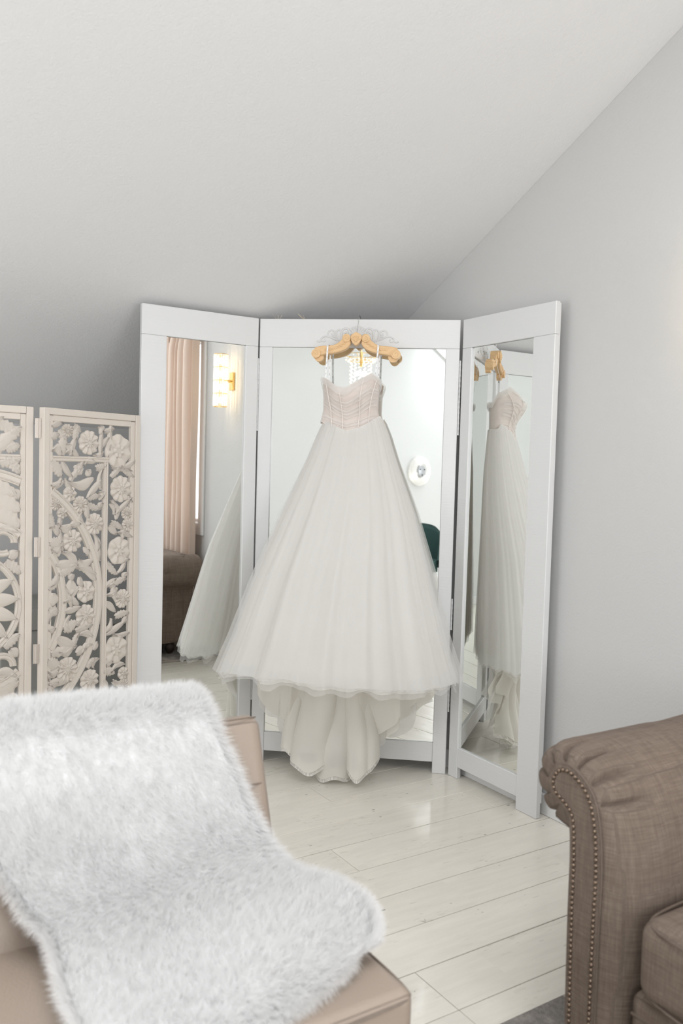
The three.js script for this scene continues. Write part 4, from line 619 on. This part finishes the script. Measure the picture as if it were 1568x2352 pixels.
{ // small crystal chandelier
  const x = -1.02, y = 2.42, z = -0.10, c = tag(group('chandelier', scene, [x, y, z]), 'gold and crystal bead chandelier reflected above the bodice', 'chandelier'), r = rng(19);
  mesh('ceiling_cup', new THREE.CylinderGeometry(0.06, 0.045, 0.03, 24).translate(0, 3.2 - y - 0.015, 0), M.gold, c);
  mesh('rod', cyl(0.004, 0.004, 3.2 - y - 0.15, [0, (3.2 - y + 0.15) / 2, 0], 8), M.gold, c);
  mesh('stem', new THREE.LatheGeometry([[0.001, -0.02], [0.014, -0.01], [0.018, 0.03], [0.010, 0.06], [0.016, 0.10], [0.006, 0.16], [0.001, 0.165]].map(p => new THREE.Vector2(...p)), 16), M.gold, c);
  for (const [R, h] of [[0.17, 0.10], [0.105, 0.04], [0.10, -0.22]]) mesh('ring', new THREE.TorusGeometry(R, 0.004, 6, 36).rotateX(Math.PI / 2).translate(0, h, 0), M.gold, c);
  for (let k = 0; k < 6; k++) { const a = k / 6 * 6.283; mesh('arm', tube([[0.012 * Math.cos(a), 0.05, 0.012 * Math.sin(a)], [0.09 * Math.cos(a), 0.06, 0.09 * Math.sin(a)], [0.17 * Math.cos(a), 0.10, 0.17 * Math.sin(a)]], 0.003, 10, 6), M.gold, c); }
  const bead = new THREE.OctahedronGeometry(0.012, 0), big = new THREE.OctahedronGeometry(0.017, 0); bead.scale(1, 1.15, 1);
  for (let i = 0; i < 13; i++) { const a = i / 13 * 6.283; for (let k = 0; k < 8; k++) { const m = mesh('crystal_bead', k === 7 ? big : bead, M.beadGlass, c); m.position.set(0.104 * Math.cos(a), 0.02 - k * 0.037 - (i % 2) * 0.016, 0.104 * Math.sin(a)); m.rotation.set(r(), r() * 6, r()); } }
  for (let i = 0; i < 20; i++) { const a = i / 20 * 6.283; for (let k = 0; k < 4; k++) { const t = k / 3, R = mix(0.17, 0.115, t), m = mesh('crystal_bead', bead, M.beadGlass, c); m.position.set(R * Math.cos(a), mix(0.085, 0.055, t) - 0.03 * Math.sin(Math.PI * t), R * Math.sin(a)); m.rotation.set(r(), r() * 6, r()); } }
  for (let k = 0; k < 4; k++) { const a = k / 4 * 6.283 + 0.4, p = [0.045 * Math.cos(a), -0.08, 0.045 * Math.sin(a)]; mesh('bulb', ball(0.016, p, [1, 1.5, 1], 12, 10), M.bulbCool, c); const l = new THREE.PointLight(new THREE.Color().setRGB(1, 0.94, 0.85), 0.04, 0, 2); l.position.set(x + p[0], y + p[1], z + p[2]); l.castShadow = true; l.name = 'chandelier_bulb_light'; scene.add(l); }
}
{ // round glass wall lamp on the far gable
  const o = [XL, 1.392, 1.794], l = tag(group('round_wall_lamp', scene, o), 'round white glass wall lamp reflected beside the skirt', 'lamp');
  const turn = (pts, mat, name, seg = 40) => mesh(name, new THREE.LatheGeometry(pts.map(p => new THREE.Vector2(...p)), seg).rotateZ(-Math.PI / 2), mat, l);
  turn([[0.001, 0], [0.115, 0], [0.115, 0.02], [0.001, 0.024]], M.lampWhite, 'base_plate');
  turn([[0.165, 0.005], [0.180, 0.03], [0.170, 0.065], [0.13, 0.080], [0.10, 0.075]], M.frosted, 'glass_ring');
  turn([[0.001, 0.080], [0.062, 0.078], [0.075, 0.066], [0.075, 0.02]], M.lampGrey, 'centre_cap');
  for (let k = 0; k < 3; k++) { const a = k * 2.1 + 0.5; mesh('screw', ball(0.009, [0.080, 0.045 * Math.sin(a), 0.045 * Math.cos(a)], [0.6, 1, 1], 8, 6), M.black, l); }
  for (let k = 0; k < 3; k++) { const a = k * 2.094 + 1.5, p = [0.05, 0.125 * Math.sin(a), 0.125 * Math.cos(a)]; mesh('bulb', ball(0.014, p, [1, 1, 1], 10, 8), M.bulbSoft, l); const q = new THREE.PointLight(new THREE.Color().setRGB(1, 0.95, 0.86), 0.010, 0, 2); q.position.set(o[0] + p[0], o[1] + p[1], o[2] + p[2]); q.castShadow = true; q.name = 'round_lamp_bulb_light'; scene.add(q); }
}
{ // green velvet tub chair
  const c = tag(group('tub_chair', scene, [-0.98, 0, 0.72], 2.4), 'dark green velvet tub chair with rounded back', 'chair');
  const shell = surf(48, 20, (u, v) => { const a = mix(-2.0, 2.0, u), e = 1 - Math.pow(Math.abs(u * 2 - 1), 3), top = 0.46 + 0.36 * Math.pow(e, 0.6), t = v < 0.5 ? v * 2 : (1 - v) * 2, y = mix(0.36, top, t), R = (v < 0.5 ? 0.31 : 0.255) + 0.02 * t; return [R * Math.sin(a), y + (v > 0.45 && v < 0.55 ? 0.012 : 0), -R * Math.cos(a)]; });
  mesh('back_shell', shell, M.velvet, c);
  mesh('seat', (() => { const g = new THREE.CylinderGeometry(0.262, 0.262, 0.12, 40, 2); g.translate(0, 0.40, 0); return g; })(), M.velvet, c);
  for (const [sx, sz] of [[-1, -1], [1, -1], [-1, 1], [1, 1]]) mesh('leg', tube([[sx * 0.15, 0.35, sz * 0.15], [sx * 0.19, 0.0, sz * 0.19]], 0.012, 4, 8), M.darkWood, c);
}
// ---------------------------------------------------------------- things put away behind the screen
{
  const b = tag(group('storage_box', scene, [1.06, 0, -4.28]), 'pale grey lidded storage box behind the carved screen', 'box'); mesh('body', cbox(0.62, 0.60, 0.42, 0.004, [0, 0.30, 0]), M.card, b); mesh('lid', cbox(0.65, 0.10, 0.45, 0.004, [0, 0.652, 0]), M.card, b);
  const d = tag(group('suitcase', scene, [1.60, 0, -4.30], 0), 'dark upright suitcase behind the screen beside mirror', 'suitcase'); mesh('shell', rbox(0.36, 0.62, 0.26, 0.04, [0, 0.34, 0]), M.charcoal, d); mesh('handle', tube([[-0.07, 0.645, 0], [-0.06, 0.69, 0], [0.06, 0.69, 0], [0.07, 0.645, 0]], 0.008, 20, 8), M.black, d); for (const q of [-1, 1]) mesh('wheel', cyl(0.024, 0.024, 0.02, [q * 0.13, 0.024, 0], 14, 0, Math.PI / 2), M.black, d);
}
renderer.render(scene, camera);
